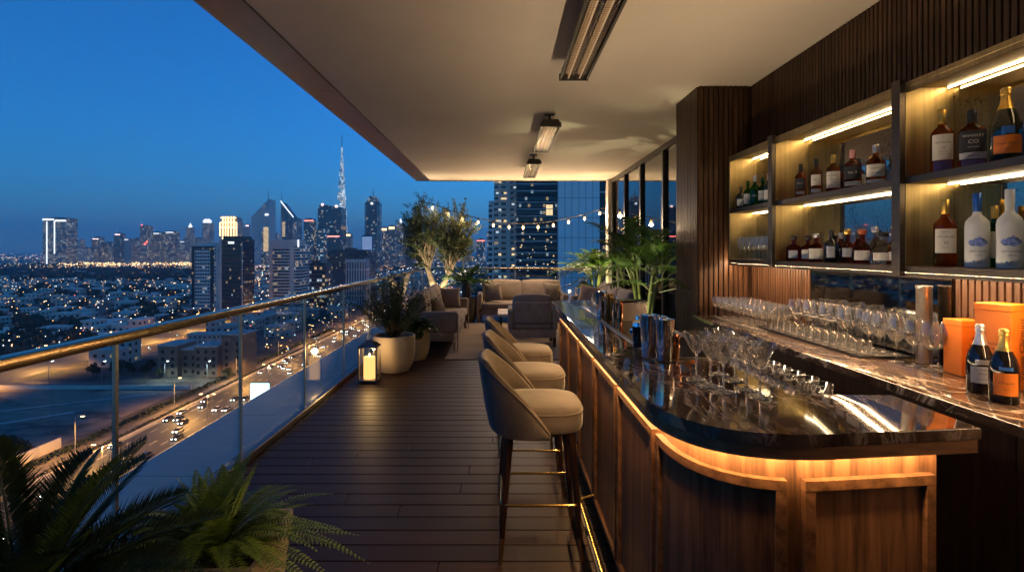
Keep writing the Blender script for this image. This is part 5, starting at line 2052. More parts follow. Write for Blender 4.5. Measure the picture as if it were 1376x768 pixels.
DG = (0.02, 0.026, 0.036)
FM = {
    'far_dark': facade('facade_far_dark', (0.28, 0.27, 0.26), DG, 4.2, 3.6, 0.24, .6, .8, 1.8),
    'far_grey': facade('facade_far_grey', (0.46, 0.43, 0.4), DG, 4.2, 3.6, 0.24, .6, .8, 1.6),
    'far_pale': facade('facade_far_pale', (0.5, 0.46, 0.42), (0.05, 0.055, 0.065), 4.5, 5, 0.08, .5, .6, 1.2),
    'far_warm': facade('facade_far_warm', (0.4, 0.34, 0.28), DG, 4.5, 5, 0.22, .5, .6, 1.7, .85),
    'blue_glass': facade('facade_blue_glass', (0.16, 0.17, 0.19), (0.02, 0.03, 0.045), 4.0, 3.0, 0.06, .78, .92, 1.4, .4, .15),
    'teal_glass': facade('facade_teal_glass', (0.02, 0.03, 0.038), (0.012, 0.024, 0.032), 3.9, 1.7, 0.07, .45, .8, 1.1, .7, .12),
    'pale_grid': facade('facade_pale_grid', (0.72, 0.66, 0.6), (0.02, 0.023, 0.03), 3.4, 2.4, 0.08, .55, .8, 1.2, .8),
    'pale_band': facade('facade_pale_band', (0.76, 0.7, 0.64), (0.018, 0.022, 0.03), 3.1, 3.6, 0.10, .62, .96, 1.2, .8),
    'silver': facade('facade_silver', (0.62, 0.58, 0.54), (0.3, 0.3, 0.3), 4.4, 3.4, 0.16, .5, .7, 1.0, .6),
    'stripe': facade('facade_stripe', (0.6, 0.55, 0.5), (0.03, 0.035, 0.042), 30.0, 3.0, 0.0, .96, .5, 1, .5),
    'resid': facade('facade_resid', (0.74, 0.68, 0.62), (0.016, 0.02, 0.028), 3.3, 4.6, 0.05, .6, .62, 1.0, .75),
    'podium': facade('facade_podium', (0.10, 0.10, 0.10), (0.02, 0.024, 0.03), 4.5, 3.0, 0.32, .6, .85, 1.5, .7),
    'villa': facade('facade_villa', (0.52, 0.46, 0.38), (0.02, 0.022, 0.027), 3.4, 3.7, 0.08, .42, .42, 1.2, .85),
}

# ---- ground, roads
bm = B()
box(bm, -16000, 16000, -400, 24000, GZ - 2, GZ)
struct('city_ground', bm, M['ground'])


def sheet(name, x0, x1, y0, y1, z, m_, ny=1):
    b = B()
    box(b, x0, x1, y0, y1, GZ + z - 0.02, GZ + z)
    return struct(name, b, m_)


sheet('highway', -124, -78, 60, 2600, 0.06, M['asphalt'])
sheet('service_road', -256, -233.5, 120, 1500, 0.06, M['asphalt'])
sheet('cross_street', -236, -135, 243, 252, 0.07, M['asphalt'])
sheet('sand_lot', -233, -141, 120, 238, 0.05, M['sand'])
sheet('pavement', -131.5, -128, 60, 900, 0.12, M['pave'])
bm = B()
for (x0, y0_, x1, y1_, w_) in ((-196, 176, -164, 205, 1.0), (-150, 128, -228, 150, .8), (-220, 190, -150, 232, .7)):
    q_ = Vector((y1_ - y0_, x0 - x1, 0)).normalized() * w_
    v_ = [bm.verts.new((a + s_ * q_.x, c_ + s_ * q_.y, GZ + .055)) for a, c_, s_ in ((x0, y0_, -1), (x1, y1_, -1), (x1, y1_, 1), (x0, y0_, 1))]
    bm.faces.new(v_)
struct('sand_track', bm, M['concrete'])
bm = B()
for x in (-123.4, -104.4, -97.6, -78.6):
    box(bm, x - .15, x + .15, 60, 1800, GZ + .06, GZ + .075)
for x in (-119.8, -116.1, -112.4, -108.7, -93.9, -90.2, -86.5, -82.8):
    y = 62
    while y < 700:
        box(bm, x - .10, x + .10, y, y + 4, GZ + .06, GZ + .075)
        y += 12
struct('lane_markings', bm, M['paint'])
b = B()
rbox(b, -102.6, -99.4, 60, 1800, GZ + .06, GZ + .22, .03, 1)
box(b, -101.25, -100.75, 60, 1800, GZ + .221, GZ + 1.05)
tag(obj('median_barrier', b, M['concrete']), 'long concrete median barrier between the two carriageways of the highway', 'barrier')
for x0, x1, lb in ((-124.6, -124.1, 'concrete kerb barrier along the left edge of the highway'), (-77.9, -77.4, 'concrete kerb barrier along the right edge of the highway')):
    b = B()
    rbox(b, x0, x1, 60, 1500, GZ, GZ + .8, .04, 1)
    tag(obj('kerb_barrier', b, M['concrete']), lb, 'barrier')


def clumps(b, pts, seed=3):
    q = random.Random(seed)
    for (x, y_, r, h) in pts:
        for k in range(int(10 + r * 5)):
            a, e = q.uniform(0, 2 * PI), q.uniform(-.2, 1.45)
            rr = r * (.55 + .45 * q.random())
            c = Vector((x + rr * math.cos(a) * math.cos(e), y_ + rr * math.sin(a) * math.cos(e), GZ + h * .45 + h * .5 * math.sin(e)))
            s = r * q.uniform(.18, .36)
            n_ = Vector((q.gauss(0, 1), q.gauss(0, 1), q.gauss(.6, 1))).normalized()
            u = n_.orthogonal().normalized()
            w = n_.cross(u)
            v = [b.verts.new(c + (u * math.cos(g) + w * math.sin(g)) * s * q.uniform(.6, 1.1) + n_ * s * .15 * q.uniform(-1, 1)) for g in (0, 1.2, 2.5, 3.8, 5.0)]
            b.faces.new(v)


bm = B()
pts = []
y = 100
while y < 420:
    for k in range(2):
        pts.append((-134 + rc.uniform(-1, 1), y + rc.uniform(-1, 1), 1.3, 1.5))
        pts.append((-126.3 + rc.uniform(-.4, .4), y + rc.uniform(-1, 1), .8, 1.0))
    y += 1.6
clumps(bm, pts, 4)
tag(obj('verge_hedge', bm, M['tree']), 'dark hedge planting in strips along the highway verge', 'hedge', kind='stuff')
b = B()
rbox(b, -233, -139, 238.5, 239.1, GZ, GZ + 1.7, .05, 1)
tag(obj('boundary_wall', b, M['whitewall']), 'pale boundary wall along the far edge of the sandy lot', 'wall')
b = B()
rbox(b, -234.2, -233.6, 120, 236, GZ, GZ + 2.2, .05, 1)
tag(obj('boundary_wall', b, M['whitewall']), 'pale boundary wall running beside the service road at the sandy lot', 'wall')
b = B()
rbox(b, -172, -138.5, 146.0, 146.6, GZ, GZ + 3.2, .05, 1)
rbox(b, -139.1, -138.5, 146.61, 168, GZ, GZ + 3.2, .05, 1)
tag(obj('boundary_wall', b, M['whitewall']), 'white corner wall round the clump of trees in the sandy lot', 'wall')


def small_tree(loc, h, label, group='trees in the sandy lot'):
    t = thing('broadleaf_tree', label, 'tree', loc, 0, group)
    b = B()
    tube(b, [(0, 0, 0), (.1, .05, h * .3), (0, .1, h * .55)], [.22, .17, .1], 6)
    for k in range(3):
        a = 2.1 * k
        tube(b, [(.05, .05, h * .3), (math.cos(a) * h * .2, math.sin(a) * h * .2, h * .6)], [.12, .05], 5)
    obj('trunk', b, M['twig'], t)
    b = B()
    q = random.Random(int(h * 1000))
    for k in range(150):
        a, e = q.uniform(0, 2 * PI), q.uniform(-.5, 1.5)
        rr = h * .42 * (.45 + .55 * q.random())
        c = Vector((rr * math.cos(a) * math.cos(e), rr * math.sin(a) * math.cos(e), h * .62 + rr * .8 * math.sin(e)))
        for j in range(3):
            leaf(b, c + Vector((q.gauss(0, .25), q.gauss(0, .25), q.gauss(0, .25))), Vector((q.gauss(0, 1), q.gauss(0, 1), q.gauss(0, 1))).normalized(), Vector((0, 0, 1)), h * .16, h * .09)
    obj('crown', b, M['tree'], t)
    return t


tp = small_tree((-150, 151, GZ), 5.5, 'x')
lbt = 'dark broadleaf tree in the clump behind the white corner wall'
tp['label'] = lbt
for i in range(13):
    dup(tp, (-167 + rc.uniform(0, 26), 148.5 + rc.uniform(0, 14), GZ), rc.uniform(0, 6), lbt, 'trees in the sandy lot', rc.uniform(.7, 1.15))
lbt = 'dark street tree beside the cross street and beige apartments'
for i in range(16):
    dup(tp, (rc.uniform(-200, -128), rc.uniform(256, 275), GZ), rc.uniform(0, 6), lbt, 'trees by the cross street', rc.uniform(.8, 1.3))

# ---- street lamps
def street_lamp(loc, rz, label, group, h=12.5, double=False, m_='lamp_or'):
    t = thing('street_lamp', label, 'street lamp', loc, rz, group)
    b = B()
    tube(b, [(0, 0, 0), (0, 0, h)], [.14, .08], 8)
    obj('pole', b, M['metal_far'], t)
    for s in ((1, -1) if double else (1,)):
        b = B()
        tube(b, [(0, 0, h - .1), (s * 1.0, 0, h + .25), (s * 1.9, 0, h + .3)], .05, 6)
        obj('arm', b, M['metal_far'], t)
        b = B()
        rbox(b, *sorted((s * 1.7, s * 2.7)), -.2, .2, h + .14, h + .36, .06, 1)
        hd = obj('lamp_head', b, M['metal_far'], t)
        b = B()
        box(b, *sorted((s * 1.75, s * 2.65)), -.17, .17, h + .02, h + .135)
        obj('lens', b, M[m_], hd)
    return t


LO = (1.0, 0.40, 0.09)
p1 = street_lamp((-127, 159, GZ), 0, 'x', 'lamps along the left side of the highway')
lb1 = 'tall orange street lamp on the left verge of the highway'
p1['label'] = lb1
for i in range(-1, 12):
    y = 159 + 48 * i
    if i:
        dup(p1, (-127, y, GZ), 0, lb1, 'lamps along the left side of the highway')
for i in range(-2, 15):
    y = 159 + 48 * i
    lamp('street_light', 'SPOT', (-122, y, GZ + 12.2), 21000, LO, None, .5, (0, 0, 0), 150, .4)
lb2 = 'double-headed orange street lamp on the highway median'
p2 = street_lamp((-101, 135, GZ + .2), 0, 'x', 'lamps on the highway median', 12.5, True)
p2['label'] = lb2
for i in range(1, 15):
    dup(p2, (-101, 135 + 48 * i, GZ + .2), 0, lb2, 'lamps on the highway median')
for i in range(-1, 15):
    lamp('street_light', 'SPOT', (-101, 135 + 48 * i, GZ + 12.4), 30000, LO, None, .5, (0, 0, 0), 150, .4)
lb3 = 'orange street lamp along the service road between the villas'
for i in range(13):
    y = 232 + 46 * i
    dup(p1, (-235, y, GZ), PI, lb3, 'lamps along the service road')
    if i < 11:
        lamp('street_light', 'SPOT', (-240, y, GZ + 12.2), 52000, LO, None, .5, (0, 0, 0), 150, .4)
pw = street_lamp((-160, 253.5, GZ), PI / 2, 'x', 'white lamps on the cross street', 9, False, 'lamp_wh')
lbw = 'white street lamp along the cross street by the beige apartments'
pw['label'] = lbw
for k, x in enumerate((-215, -190, -140)):
    dup(pw, (x, 253.5, GZ), PI / 2, lbw, 'white lamps on the cross street')
for x in (-160, -140):
    lamp('street_light', 'SPOT', (x, 251, GZ + 8.8), 3200, (.85, 1, .95), None, .5, (0, 0, 0), 150, .4)

# ---- cars
def make_car(paint):
    t = thing('car', 'x', 'car', (0, -5000, GZ))
    b = B()
    rbox(b, -.9, .9, -2.25, 2.25, .28, .85, .14, 2)
    obj('body', b, M[paint], t)
    b = B()
    for w, y0, y1, z in ():
        pass
    lo = [(-.82, -1.35), (.82, -1.35), (.82, 1.75), (-.82, 1.75)]
    hi = [(-.66, -.55), (.66, -.55), (.66, 1.2), (-.66, 1.2)]
    v0 = [b.verts.new((x, y_, .84)) for x, y_ in lo]
    v1 = [b.verts.new((x, y_, 1.42)) for x, y_ in hi]
    for i in range(4):
        b.faces.new((v0[i], v0[(i + 1) % 4], v1[(i + 1) % 4], v1[i]))
    b.faces.new(v0[::-1])
    b.faces.new(v1)
    obj('cabin', b, M['darkglass'], t)
    b = B()
    rbox(b, -.64, .64, -.5, 1.15, 1.422, 1.46, .01, 1)
    obj('roof', b, M[paint], t)
    for sx in (-.82, .82):
        for sy in (-1.4, 1.4):
            b = B()
            lathe(b, [(0, -.1), (.3, -.1), (.33, -.06), (.33, .06), (.3, .1), (0, .1)], 14)
            b.transform(Matrix.Translation((sx, sy, .33)) @ Matrix.Rotation(PI / 2, 4, 'Y'))
            obj('wheel', b, M['black'], t)
        b = B()
        rbox(b, sx * .76 - .2, sx * .76 + .2, -2.30, -2.2, .56, .76, .03, 1)
        obj('headlight', b, M['head_l'], t)
        b = B()
        rbox(b, sx * .8 - .16, sx * .8 + .16, 2.2, 2.29, .6, .76, .03, 1)
        obj('taillight', b, M['tail_l'], t)
    return t


M['car_white'] = mat('car_white_paint', (.5, .5, .5), .3, 0, .05, 1, 0, 60, .5)
M['car_dark'] = mat('car_dark_paint', (.03, .03, .035), .3, 0, .05, 1, 0, 60, .5)
M['car_red'] = mat('car_red_paint', (.35, .02, .015), .3, 0, .05, 1, 0, 60, .5)
cp = {k: make_car('car_' + k) for k in ('white', 'dark', 'red')}
used = set()
LBL = {('a', 'white'): 'white car with bright headlights coming along the far carriageway of the highway', ('a', 'dark'): 'dark car with bright headlights coming along the far carriageway of the highway',
       ('b', 'white'): 'white car with red tail lights driving away on the near carriageway of the highway', ('b', 'dark'): 'dark car with red tail lights driving away on the near carriageway of the highway'}


def put_car(col, x, y_, rz, label, group):
    if col in used:
        return dup(cp[col], (x, y_, GZ + .06), rz, label, group)
    used.add(col)
    o = cp[col]
    o.location, o.rotation_euler = (x, y_, GZ + .06), (0, 0, rz)
    o['label'], o['group'] = label, group
    return o


put_car('red', -95.8, 171, PI, 'red car driving away near the median of the highway', 'cars on the near carriageway')
yy = 118
while yy < 640:
    for x in (-121.6, -118, -114.2, -110.5, -106.6):
        if rc.random() < .5:
            c_ = rc.choice(('white', 'dark'))
            put_car(c_, x, yy + rc.uniform(-6, 6), 0, LBL['a', c_], 'cars on the far carriageway')
    for x in (-95.8, -92, -88.3, -84.6):
        if rc.random() < .42 and not (x == -95.8 and abs(yy - 171) < 12):
            c_ = rc.choice(('white', 'dark'))
            put_car(c_, x, yy + rc.uniform(-6, 6), PI, LBL['b', c_], 'cars on the near carriageway')
    yy += 15
t = thing('billboard', 'white glowing billboard standing beside the highway above the ledge', 'billboard', (-74.8, 165, GZ), 0)
b = B()
box(b, -3.1, 3.1, -.2, .2, 15.1, 21.1)
obj('screen_box', b, M['metal_far'], t)
b = B()
box(b, -2.9, 2.9, -.23, -.205, 15.3, 20.9)
obj('lit_screen', b, M['billboard'], t)
for x in (-2, 2):
    b = B()
    tube(b, [(x, 0, 0), (x, 0, 15.1)], .2, 8)
    obj('post', b, M['metal_far'], t)

# ---- beige apartment block beside the highway
ax0, ad = gx(212, 262), 262.0
t = thing('apartment_block', 'low beige stepped apartment block beyond the sandy lot, next to the highway', 'apartment block', (ax0, ad, GZ))
b = B()
W_ = gx(322, 262) - ax0
for k, (u0, u1, h) in enumerate(((0, .24, 15), (.245, .44, 12.5), (.445, .73, 14.5), (.735, 1.0, 20))):
    rbox(b, u0 * W_, u1 * W_, (k % 2) * 3, 16 + (k % 2) * 2, 0, h, .06, 1)
obj('wall', b, M['tan'], t)
b = B()
for k, (u0, u1, h) in enumerate(((0, .24, 15), (.245, .44, 12.5), (.445, .73, 14.5), (.735, 1.0, 20))):
    rbox(b, u0 * W_ - .3, u1 * W_ + .3 - .4 * (u1 < 1), (k % 2) * 3 - .3, 16.3 + (k % 2) * 2, h + .01, h + .7, .05, 1)
obj('parapet', b, M['concrete'], t)
wp = None
for k, (u0, u1, h) in enumerate(((0, .24, 15), (.245, .44, 12.5), (.445, .73, 14.5), (.735, 1.0, 20))):
    n = max(2, int((u1 - u0) * W_ / 3.6))
    for i in range(n):
        for f in range(int(h / 3.4)):
            x = (u0 + (u1 - u0) * (i + .5) / n) * W_
            q = rc.random()
            b = B()
            box(b, x - .75, x + .75, (k % 2) * 3 - .06, (k % 2) * 3 - .005, 1.2 + f * 3.4, 2.9 + f * 3.4)
            obj('window', b, M['win_warm' if q < .06 else 'darkglass'], t)


# ---- towers
def tower(label, l, r, top, d, depth=None, fm='far_dark', roof=0.0, parts=(), name='tower', cat='tower', setback=None):
    """l, r, top are photo pixels, d metres away. parts: (kind, material, u0, u1, h0, h1, proud)."""
    x0, x1 = gx(l, d), gx(r, d)
    h = H + (VY - top) * d / F
    w = x1 - x0
    dp = depth or w * .8
    t = thing(name, label, cat, ((x0 + x1) / 2, d, GZ))
    b = B()
    hb = h - roof
    if setback:
        z = 0
        for k, (f, s) in enumerate(setback):
            e = w * (1 - s) / 2
            rbox(b, -w / 2 + e, w / 2 - e, e, dp - e, z, hb * f, .2, 1)
            z = hb * f + .01
    else:
        rbox(b, -w / 2, w / 2, 0, dp, 0, hb, .2, 1)
    obj('facade', b, FM[fm], t)
    b = B()
    e = w * .08 + (w * (1 - setback[-1][1]) / 2 if setback else 0)
    rbox(b, -w / 2 + e, w / 2 - e, e, dp - e, hb + .02, hb + max(2.5, roof), .1, 1)
    if not roof:
        box(b, -w * .12, w * .12, dp * .3, dp * .6, hb + 2.52, hb + 5)
    obj('roof_plant', b, M['concrete'] if fm in ('pale_grid', 'pale_band', 'silver', 'far_pale', 'resid') else M['darkmetal'], t)
    for (nm, m_, u0, u1, z0, z1, pr) in parts:
        b = B()
        box(b, -w / 2 + u0 * w, -w / 2 + u1 * w, -pr, -.02 if u1 - u0 < .95 else dp + pr, z0 * h, z1 * h)
        obj(nm, b, FM[m_] if m_ in FM else M[m_], t)
    return t, w, h, dp


def spire(t, x, y_, z0, z1, r, m_='metal_far'):
    b = B()
    tube(b, [(x, y_, z0), (x, y_, (z0 + z1) / 2), (x, y_, z1)], [r, r * .6, r * .15], 6)
    return obj('spire', b, M[m_], t)


def beacon(t, x, y_, z, r, m_='pt_re'):
    b = B()
    lathe(b, [(0, -r), (r * .8, -r * .6), (r, 0), (r * .8, r * .6), (0, r)], 8, (x, y_, z))
    return obj('beacon', b, M[m_], t)


def tri(t, pts, y0, y1, m_, nm):
    """Extruded polygon in the XZ plane."""
    b = B()
    a = [b.verts.new((x, y0, z)) for x, z in pts]
    c = [b.verts.new((x, y1, z)) for x, z in pts]
    n = len(pts)
    for i in range(n):
        b.faces.new((a[i], a[(i + 1) % n], c[(i + 1) % n], c[i]))
    b.faces.new(a[::-1])
    b.faces.new(c)
    return obj(nm, b, FM[m_] if m_ in FM else M[m_], t)


# the white-edged pair far left
t, w, h, dp = tower('far twin slab tower outlined with white light strips, alone at the left', 57.5, 89, 293, 2200, 60, 'far_dark',
                    parts=(('light_strip', 'led_white', .16, .20, 0.02, .93, 2), ('light_strip', 'led_white', .485, .525, .26, .94, 2),
                           ('light_band', 'led_white', .0, .48, .955, .99, 2), ('light_band', 'led_white', .53, 1.0, .93, .965, 2)))
spire(t, -w * .2, 20, h, h + 18, 1.5)
tower('low dark block at the foot of the white-edged twin tower', 90, 122, 333, 2500, 60, 'far_grey', cat='building', name='building')
data = [
    ('dark tower with a pink-lit crown, right of the twin slab tower', 123, 134, 320, 2300, 'far_dark', 'led_pink'),
    ('grey twin-roofed block beside the pink-crowned tower', 134.5, 151, 326, 2350, 'far_grey', None),
    ('dark blue tower with a short mast before the pale slim one', 153, 163, 314, 2300, 'blue_glass', 'led_pink'),
    ('slim pale tower in the middle of the left skyline group', 166.5, 173, 321, 2200, 'far_pale', 'led_white'),
    ('wide grey block between the slim pale tower and the red-lit tower', 174, 188, 322, 2400, 'far_grey', None),
    ('dark tower with red aviation lights in the left skyline', 188, 200, 304, 2300, 'far_dark', None),
    ('grey tower with a bright white roof line right of the red-lit one', 202, 216, 312.5, 2350, 'far_grey', 'led_white'),
    ('dark tower with a lit stepped top before the gap in the left skyline', 221, 235, 311, 2350, 'far_dark', 'led_white'),
    ('short grey tower half way to the white-spired tower', 239.5, 249, 324, 2500, 'far_grey', 'led_white'),
    ('slim grey tower with a glowing white pointed top', 250, 258, 306, 2400, 'far_grey', None),
    ('small lit grey block behind the pale grid tower', 260, 271, 320, 2700, 'far_warm', None),
    ('tower with a glowing white crown left of the gold-lit tower', 272, 283, 300, 2300, 'far_grey', None),
    ('slim pink-lit tower between the teal tower and the slanted-roof tower', 329.5, 335, 302, 2600, 'far_pale', 'led_pink'),
    ('low lit block behind the slanted-roof towers', 362, 378, 330, 2800, 'far_warm', None),
]
for lb, l, r, tp_, d, fm, crown in data:
    pr = ((('lit_crown', crown, .15, .85, .965, .99, 2),) if crown else ())
    t, w, h, dp = tower(lb, l, r, tp_, d, None, fm, parts=pr)
    if 'mast' in lb:
        spire(t, 0, 10, h, h + 25, 1.5)
    if 'red aviation' in lb:
        beacon(t, -w * .3, 0, h + 6, 3)
        beacon(t, w * .3, 0, h * .6, 4)
        beacon(t, w * .1, -2, h * .55, 4)
    if 'pointed' in lb:
        b = B()
        lathe(b, [(0, h), (w * .36, h + .1), (w * .2, h + 12), (w * .05, h + 20), (0, h + 26)], 8, (0, dp / 2, 0))
        obj('lit_spire', b, M['led_white'], t)
    if 'white crown' in lb:
        for k in range(5):
            b = B()
            box(b, -w * .42 + k * w * .18, -w * .42 + k * w * .18 + w * .1, -1, dp * .5, h + 2.6, h + 14 + 5 * (k % 2))
            obj('crown_fin', b, M['led_white'], t)
# gold-lit tower
t, w, h, dp = tower('stepped tower floodlit gold from top to middle, behind the dark teal tower', 295, 319, 292, 1700, 50, 'far_warm', setback=((.82, 1), (.92, .9), (1, .78)))
for k in range(7):
    b = B()
    x = -w * .46 + k * w * .92 / 6
    top_h = h * (.90 if k in (0, 6) else 1.02)
    box(b, x - w * .028, x + w * .028, -2.5, -.3, h * .50, top_h)
    obj('lit_fin', b, M['led_gold'], t)
for z in (.80, .9, .985):
    b = B()
    box(b, -w * .44, w * .44, -1.8, -.2, h * z, h * z + 3)
    obj('lit_band', b, M['led_gold'], t)

# near towers
t, w, h, dp = tower('near pale tower with a window grid front, left of the teal tower', 258, 294.5, 326, 520, 26, 'pale_grid', 3,
                    parts=(('glass_front', 'teal_glass', .0, .10, .05, .95, .8), ('glass_front', 'teal_glass', .68, .80, .05, .95, .8), ('glass_band', 'teal_glass', .101, .679, .915, .95, .8),
                           ('corner_pier', 'concrete', .90, 1.0, 0, 1.0, 1.2)))
spire(t, -w * .1, 10, h, h + 9, .25)
t, w, h, dp = tower('near dark teal glass tower with a pale edge and lit sign near its roof', 296, 326, 317, 500, 24, 'teal_glass', 3,
                    parts=(('edge_pier', 'concrete', -.02, .07, 0, 1.0, 1.0), ('edge_pier', 'concrete', .975, 1.0, 0, .93, .6), ('roof_sign', 'led_white', .36, .62, .905, .93, .4)))
t, w, h, dp = tower('near pale tower with rows of dark ribbon windows and a lit white corner', 362.5, 401.5, 322, 540, 30, 'pale_band', 4,
                    parts=(('blank_pier', 'concrete', .0, .10, 0, 1.0, 1.0), ('blank_pier', 'concrete', .70, .84, 0, 1.0, 1.0), ('blank_band', 'concrete', .101, .699, .885, 1.0, 1.0),
                           ('corner_light', 'led_white', .975, 1.01, .90, 1.0, 1.2)))
# slanted twin office towers
t, w, h, dp = tower('tall silver tower with a roof slanting up to a spire on its right', 337.7, 361.2, 291, 2000, 60, 'silver', 0.01,
                    parts=(('lit_bay', 'podium', .60, 1.0, .05, .72, 2), ('lit_ladder', 'far_warm', .80, 1.0, .28, .80, 3), ('lit_panel', 'led_white', .78, .98, 1.02, 1.06, 1)))
tri(t, [(-w / 2, h), (w / 2, h), (w / 2, h + 66)], 1, dp - 1, 'silver', 'slanted_top')
spire(t, w * .46, 2, h + 60, h + 102, 2.0)
for k in range(20):
    b = B()
    box(b, w * .22, w * .5, -3.6, -3.1, h * (.32 + .024 * k), h * (.32 + .024 * k) + 2.6)
    obj('lit_floor', b, M['win_warm'], t)
t, w, h, dp = tower('silver-blue tower with a white-lit roof edge slanting down to the right', 377.3, 398.6, 293, 2200, 60, 'blue_glass', 0.01,
                    parts=(('corner_bay', 'far_grey', .76, 1.0, .1, 1.0, 3), ('edge_pier', 'silver', .0, .08, .1, 1.0, 3)))
tri(t, [(-w / 2, h), (w * .28, h), (-w / 2, h + 66)], 1, dp - 1, 'blue_glass', 'slanted_top')
tri(t, [(-w / 2, h + 66), (w * .30, h + 1), (w * .30, h + 7), (-w / 2, h + 73)], -2, 0.5, 'led_white', 'roof_edge_light')
spire(t, -w * .46, 2, h + 60, h + 112, 2.0)
for k in range(9):
    b = B()
    box(b, -w * .40, -w * .22, -1.5, -.3, h * (.62 + .035 * k), h * (.62 + .035 * k) + 3)
    obj('lit_floor', b, M['win_warm'], t)

# supertall stepped tower with needle
bx, bd = gx(459.5, 3400), 3400.0
t = thing('supertall_tower', 'very tall stepped needle tower rising high above the skyline, sparkling white', 'skyscraper', (bx, bd, GZ))
hB = H + (VY - 182) * bd / F
s_ = bd / F
steps = [(0, .10, 10.5), (.10, .22, 9.4), (.22, .36, 8.4), (.36, .48, 7.2), (.48, .58, 6.0), (.58, .67, 4.8), (.67, .75, 3.6), (.75, .82, 2.4), (.82, .90, 1.3), (.90, 1.0, .6)]
M['spark'] = facade('facade_floodlit_glow', (.6, .58, .58), (.3, .31, .34), 9, 5, 1.3, .75, .85, .8, .12)  # glow in the facade colour stands in for floodlighting on the tower
FM['spark'] = M['spark']
for k, (z0, z1, r) in enumerate(steps):
    b = B()
    for a, off in ((PI / 2, 0), (PI / 2 + 2.094, 1), (PI / 2 + 4.188, 2)):
        zz1 = z1 - (z1 - z0) * .33 * off if k < 8 else z1
        rr = r * s_ * .6
        lathe(b, [(0, z0 * hB), (rr, z0 * hB), (rr * .96, zz1 * hB), (0, zz1 * hB + .1)], 10, (math.cos(a) * rr * .75, math.sin(a) * rr * .75, 0))
    obj('tier', b, M['spark'] if k < 9 else M['metal_far'], t)
for k in range(9):
    z = hB * (.3 + .075 * k)
    r = [x for x in steps if x[0] * hB <= z][-1][2] * s_ * .5
    beacon(t, rc.uniform(-1, 1) * r, -r * 1.2, z, 3.2, 'led_white')

more = [
    ('dark tower left of the wide blue glass tower, red light on its roof', 408, 421.5, 295, 1500, 'far_dark'),
    ('wide dark blue double-topped glass tower beside the needle tower', 427, 458, 279, 1500, 'blue_glass'),
    ('grey tower standing before the wide blue glass tower', 425.5, 438.5, 307, 1150, 'far_grey'),
    ('dark tower with a red-lit roof line at the foot of the needle tower', 439.5, 457, 315.5, 1100, 'blue_glass'),
    ('small gold-lit stepped block right of the needle tower', 463, 472, 314, 2200, 'far_warm'),
    ('low wide dark glass block in front of the needle tower', 440, 494, 337.5, 800, 'teal_glass'),
    ('pale vertical-striped mid-rise in front of the low glass block', 464.5, 491.5, 348, 620, 'stripe'),
    ('dark low office with warm lit floors right of the ribbon-window tower', 404, 438, 356, 600, 'podium'),
    ('blue-lit lower tower standing before the tall tower with the mast', 486, 500.5, 317, 1250, 'led'),
    ('tall pale-edged tower with a lantern roof and mast, right of the needle tower', 490, 509.5, 272, 1600, 'blue_glass'),
    ('grey tower with a lit crown behind the olive tree', 511.5, 521, 306, 1900, 'far_dark'),
    ('pale tower with a lit crown at the left edge of the olive crown', 521, 531.5, 304, 1800, 'far_warm'),
    ('slim tower with a glowing pointed top seen through the olive leaves', 532, 543, 301, 1900, 'far_grey'),
    ('dark tower half hidden by the olive crown', 544, 556, 318, 1900, 'blue_glass'),
    ('plain grey tower between the olive tree and the near towers', 654.5, 662, 312, 1300, 'far_grey'),
    ('low tower just right of the olive crown with scattered lights', 640, 652, 322, 1700, 'far_dark'),
    ('short tower seen at the lower right of the olive crown', 622, 634, 326, 1800, 'far_grey'),
    ('far block seen under the olive branches', 590, 606, 322, 1900, 'far_dark'),
    ('far pale block seen between the olive trunks', 566, 582, 318, 1900, 'far_grey'),
]
for lb, l, r, tp_, d, fm in more:
    if fm == 'led':
        t, w, h, dp = tower(lb, l, r, tp_, d, None, 'blue_glass', parts=(('lit_face', 'led_blue', .05, .95, .36, .985, .6),))
        continue
    t, w, h, dp = tower(lb, l, r, tp_, d, None, fm)
    if 'mast' in lb:
        b = B()
        box(b, -w * .36, w * .36, 2, dp - 2, h + 2.6, h + 12)
        box(b, -w * .2, w * .2, 4, dp - 4, h + 12.1, h + 20)
        obj('lantern_roof', b, FM['far_grey'], t)
        spire(t, 0, dp / 2, h + 20, h + 46, 1.8)
        for u in (-.47, .36):
            b = B()
            box(b, u * w, u * w + w * .11, -1.5, -.05, h * .2, h * .97)
            obj('edge_pier', b, FM['far_pale'], t)
        beacon(t, 0, -2, h - 3, 4, 'led_white')
    if 'red' in lb:
        b = B()
        box(b, -w * .45, w * .45, -1, -.1, h - 4, h - 2)
        obj('red_line', b, M['led_red'], t)
    if 'double-topped' in lb:
        b = B()
        box(b, w * .28, w * .5, 1, dp, h + .1, h + 0.2)
        box(b, -w * .46, -w * .1, 3, dp * .8, h + 2.6, h + 8)
        obj('upper_storey', b, FM['blue_glass'], t)
        beacon(t, -w * .3, 0, h + 9, 3.5, 'led_pink')
        beacon(t, w * .3, 0, h + 4, 4, 'led_pink')
    if 'lit crown' in lb or 'gold-lit' in lb:
        b = B()
        box(b, -w * .35, w * .35, -1, -.1, h - 9, h - 2)
        obj('lit_crown', b, M['led_gold'], t)
    if 'pointed' in lb:
        b = B()
        lathe(b, [(0, h), (w * .3, h + .1), (w * .12, h + 14), (0, h + 22)], 8, (0, dp / 2, 0))
        obj('lit_spire', b, M['led_white'], t)
    if 'striped' in lb:
        b = B()
        box(b, -w * .5, w * .5, -.6, -.05, h * .93, h)
        obj('cornice_band', b, M['concrete'], t)

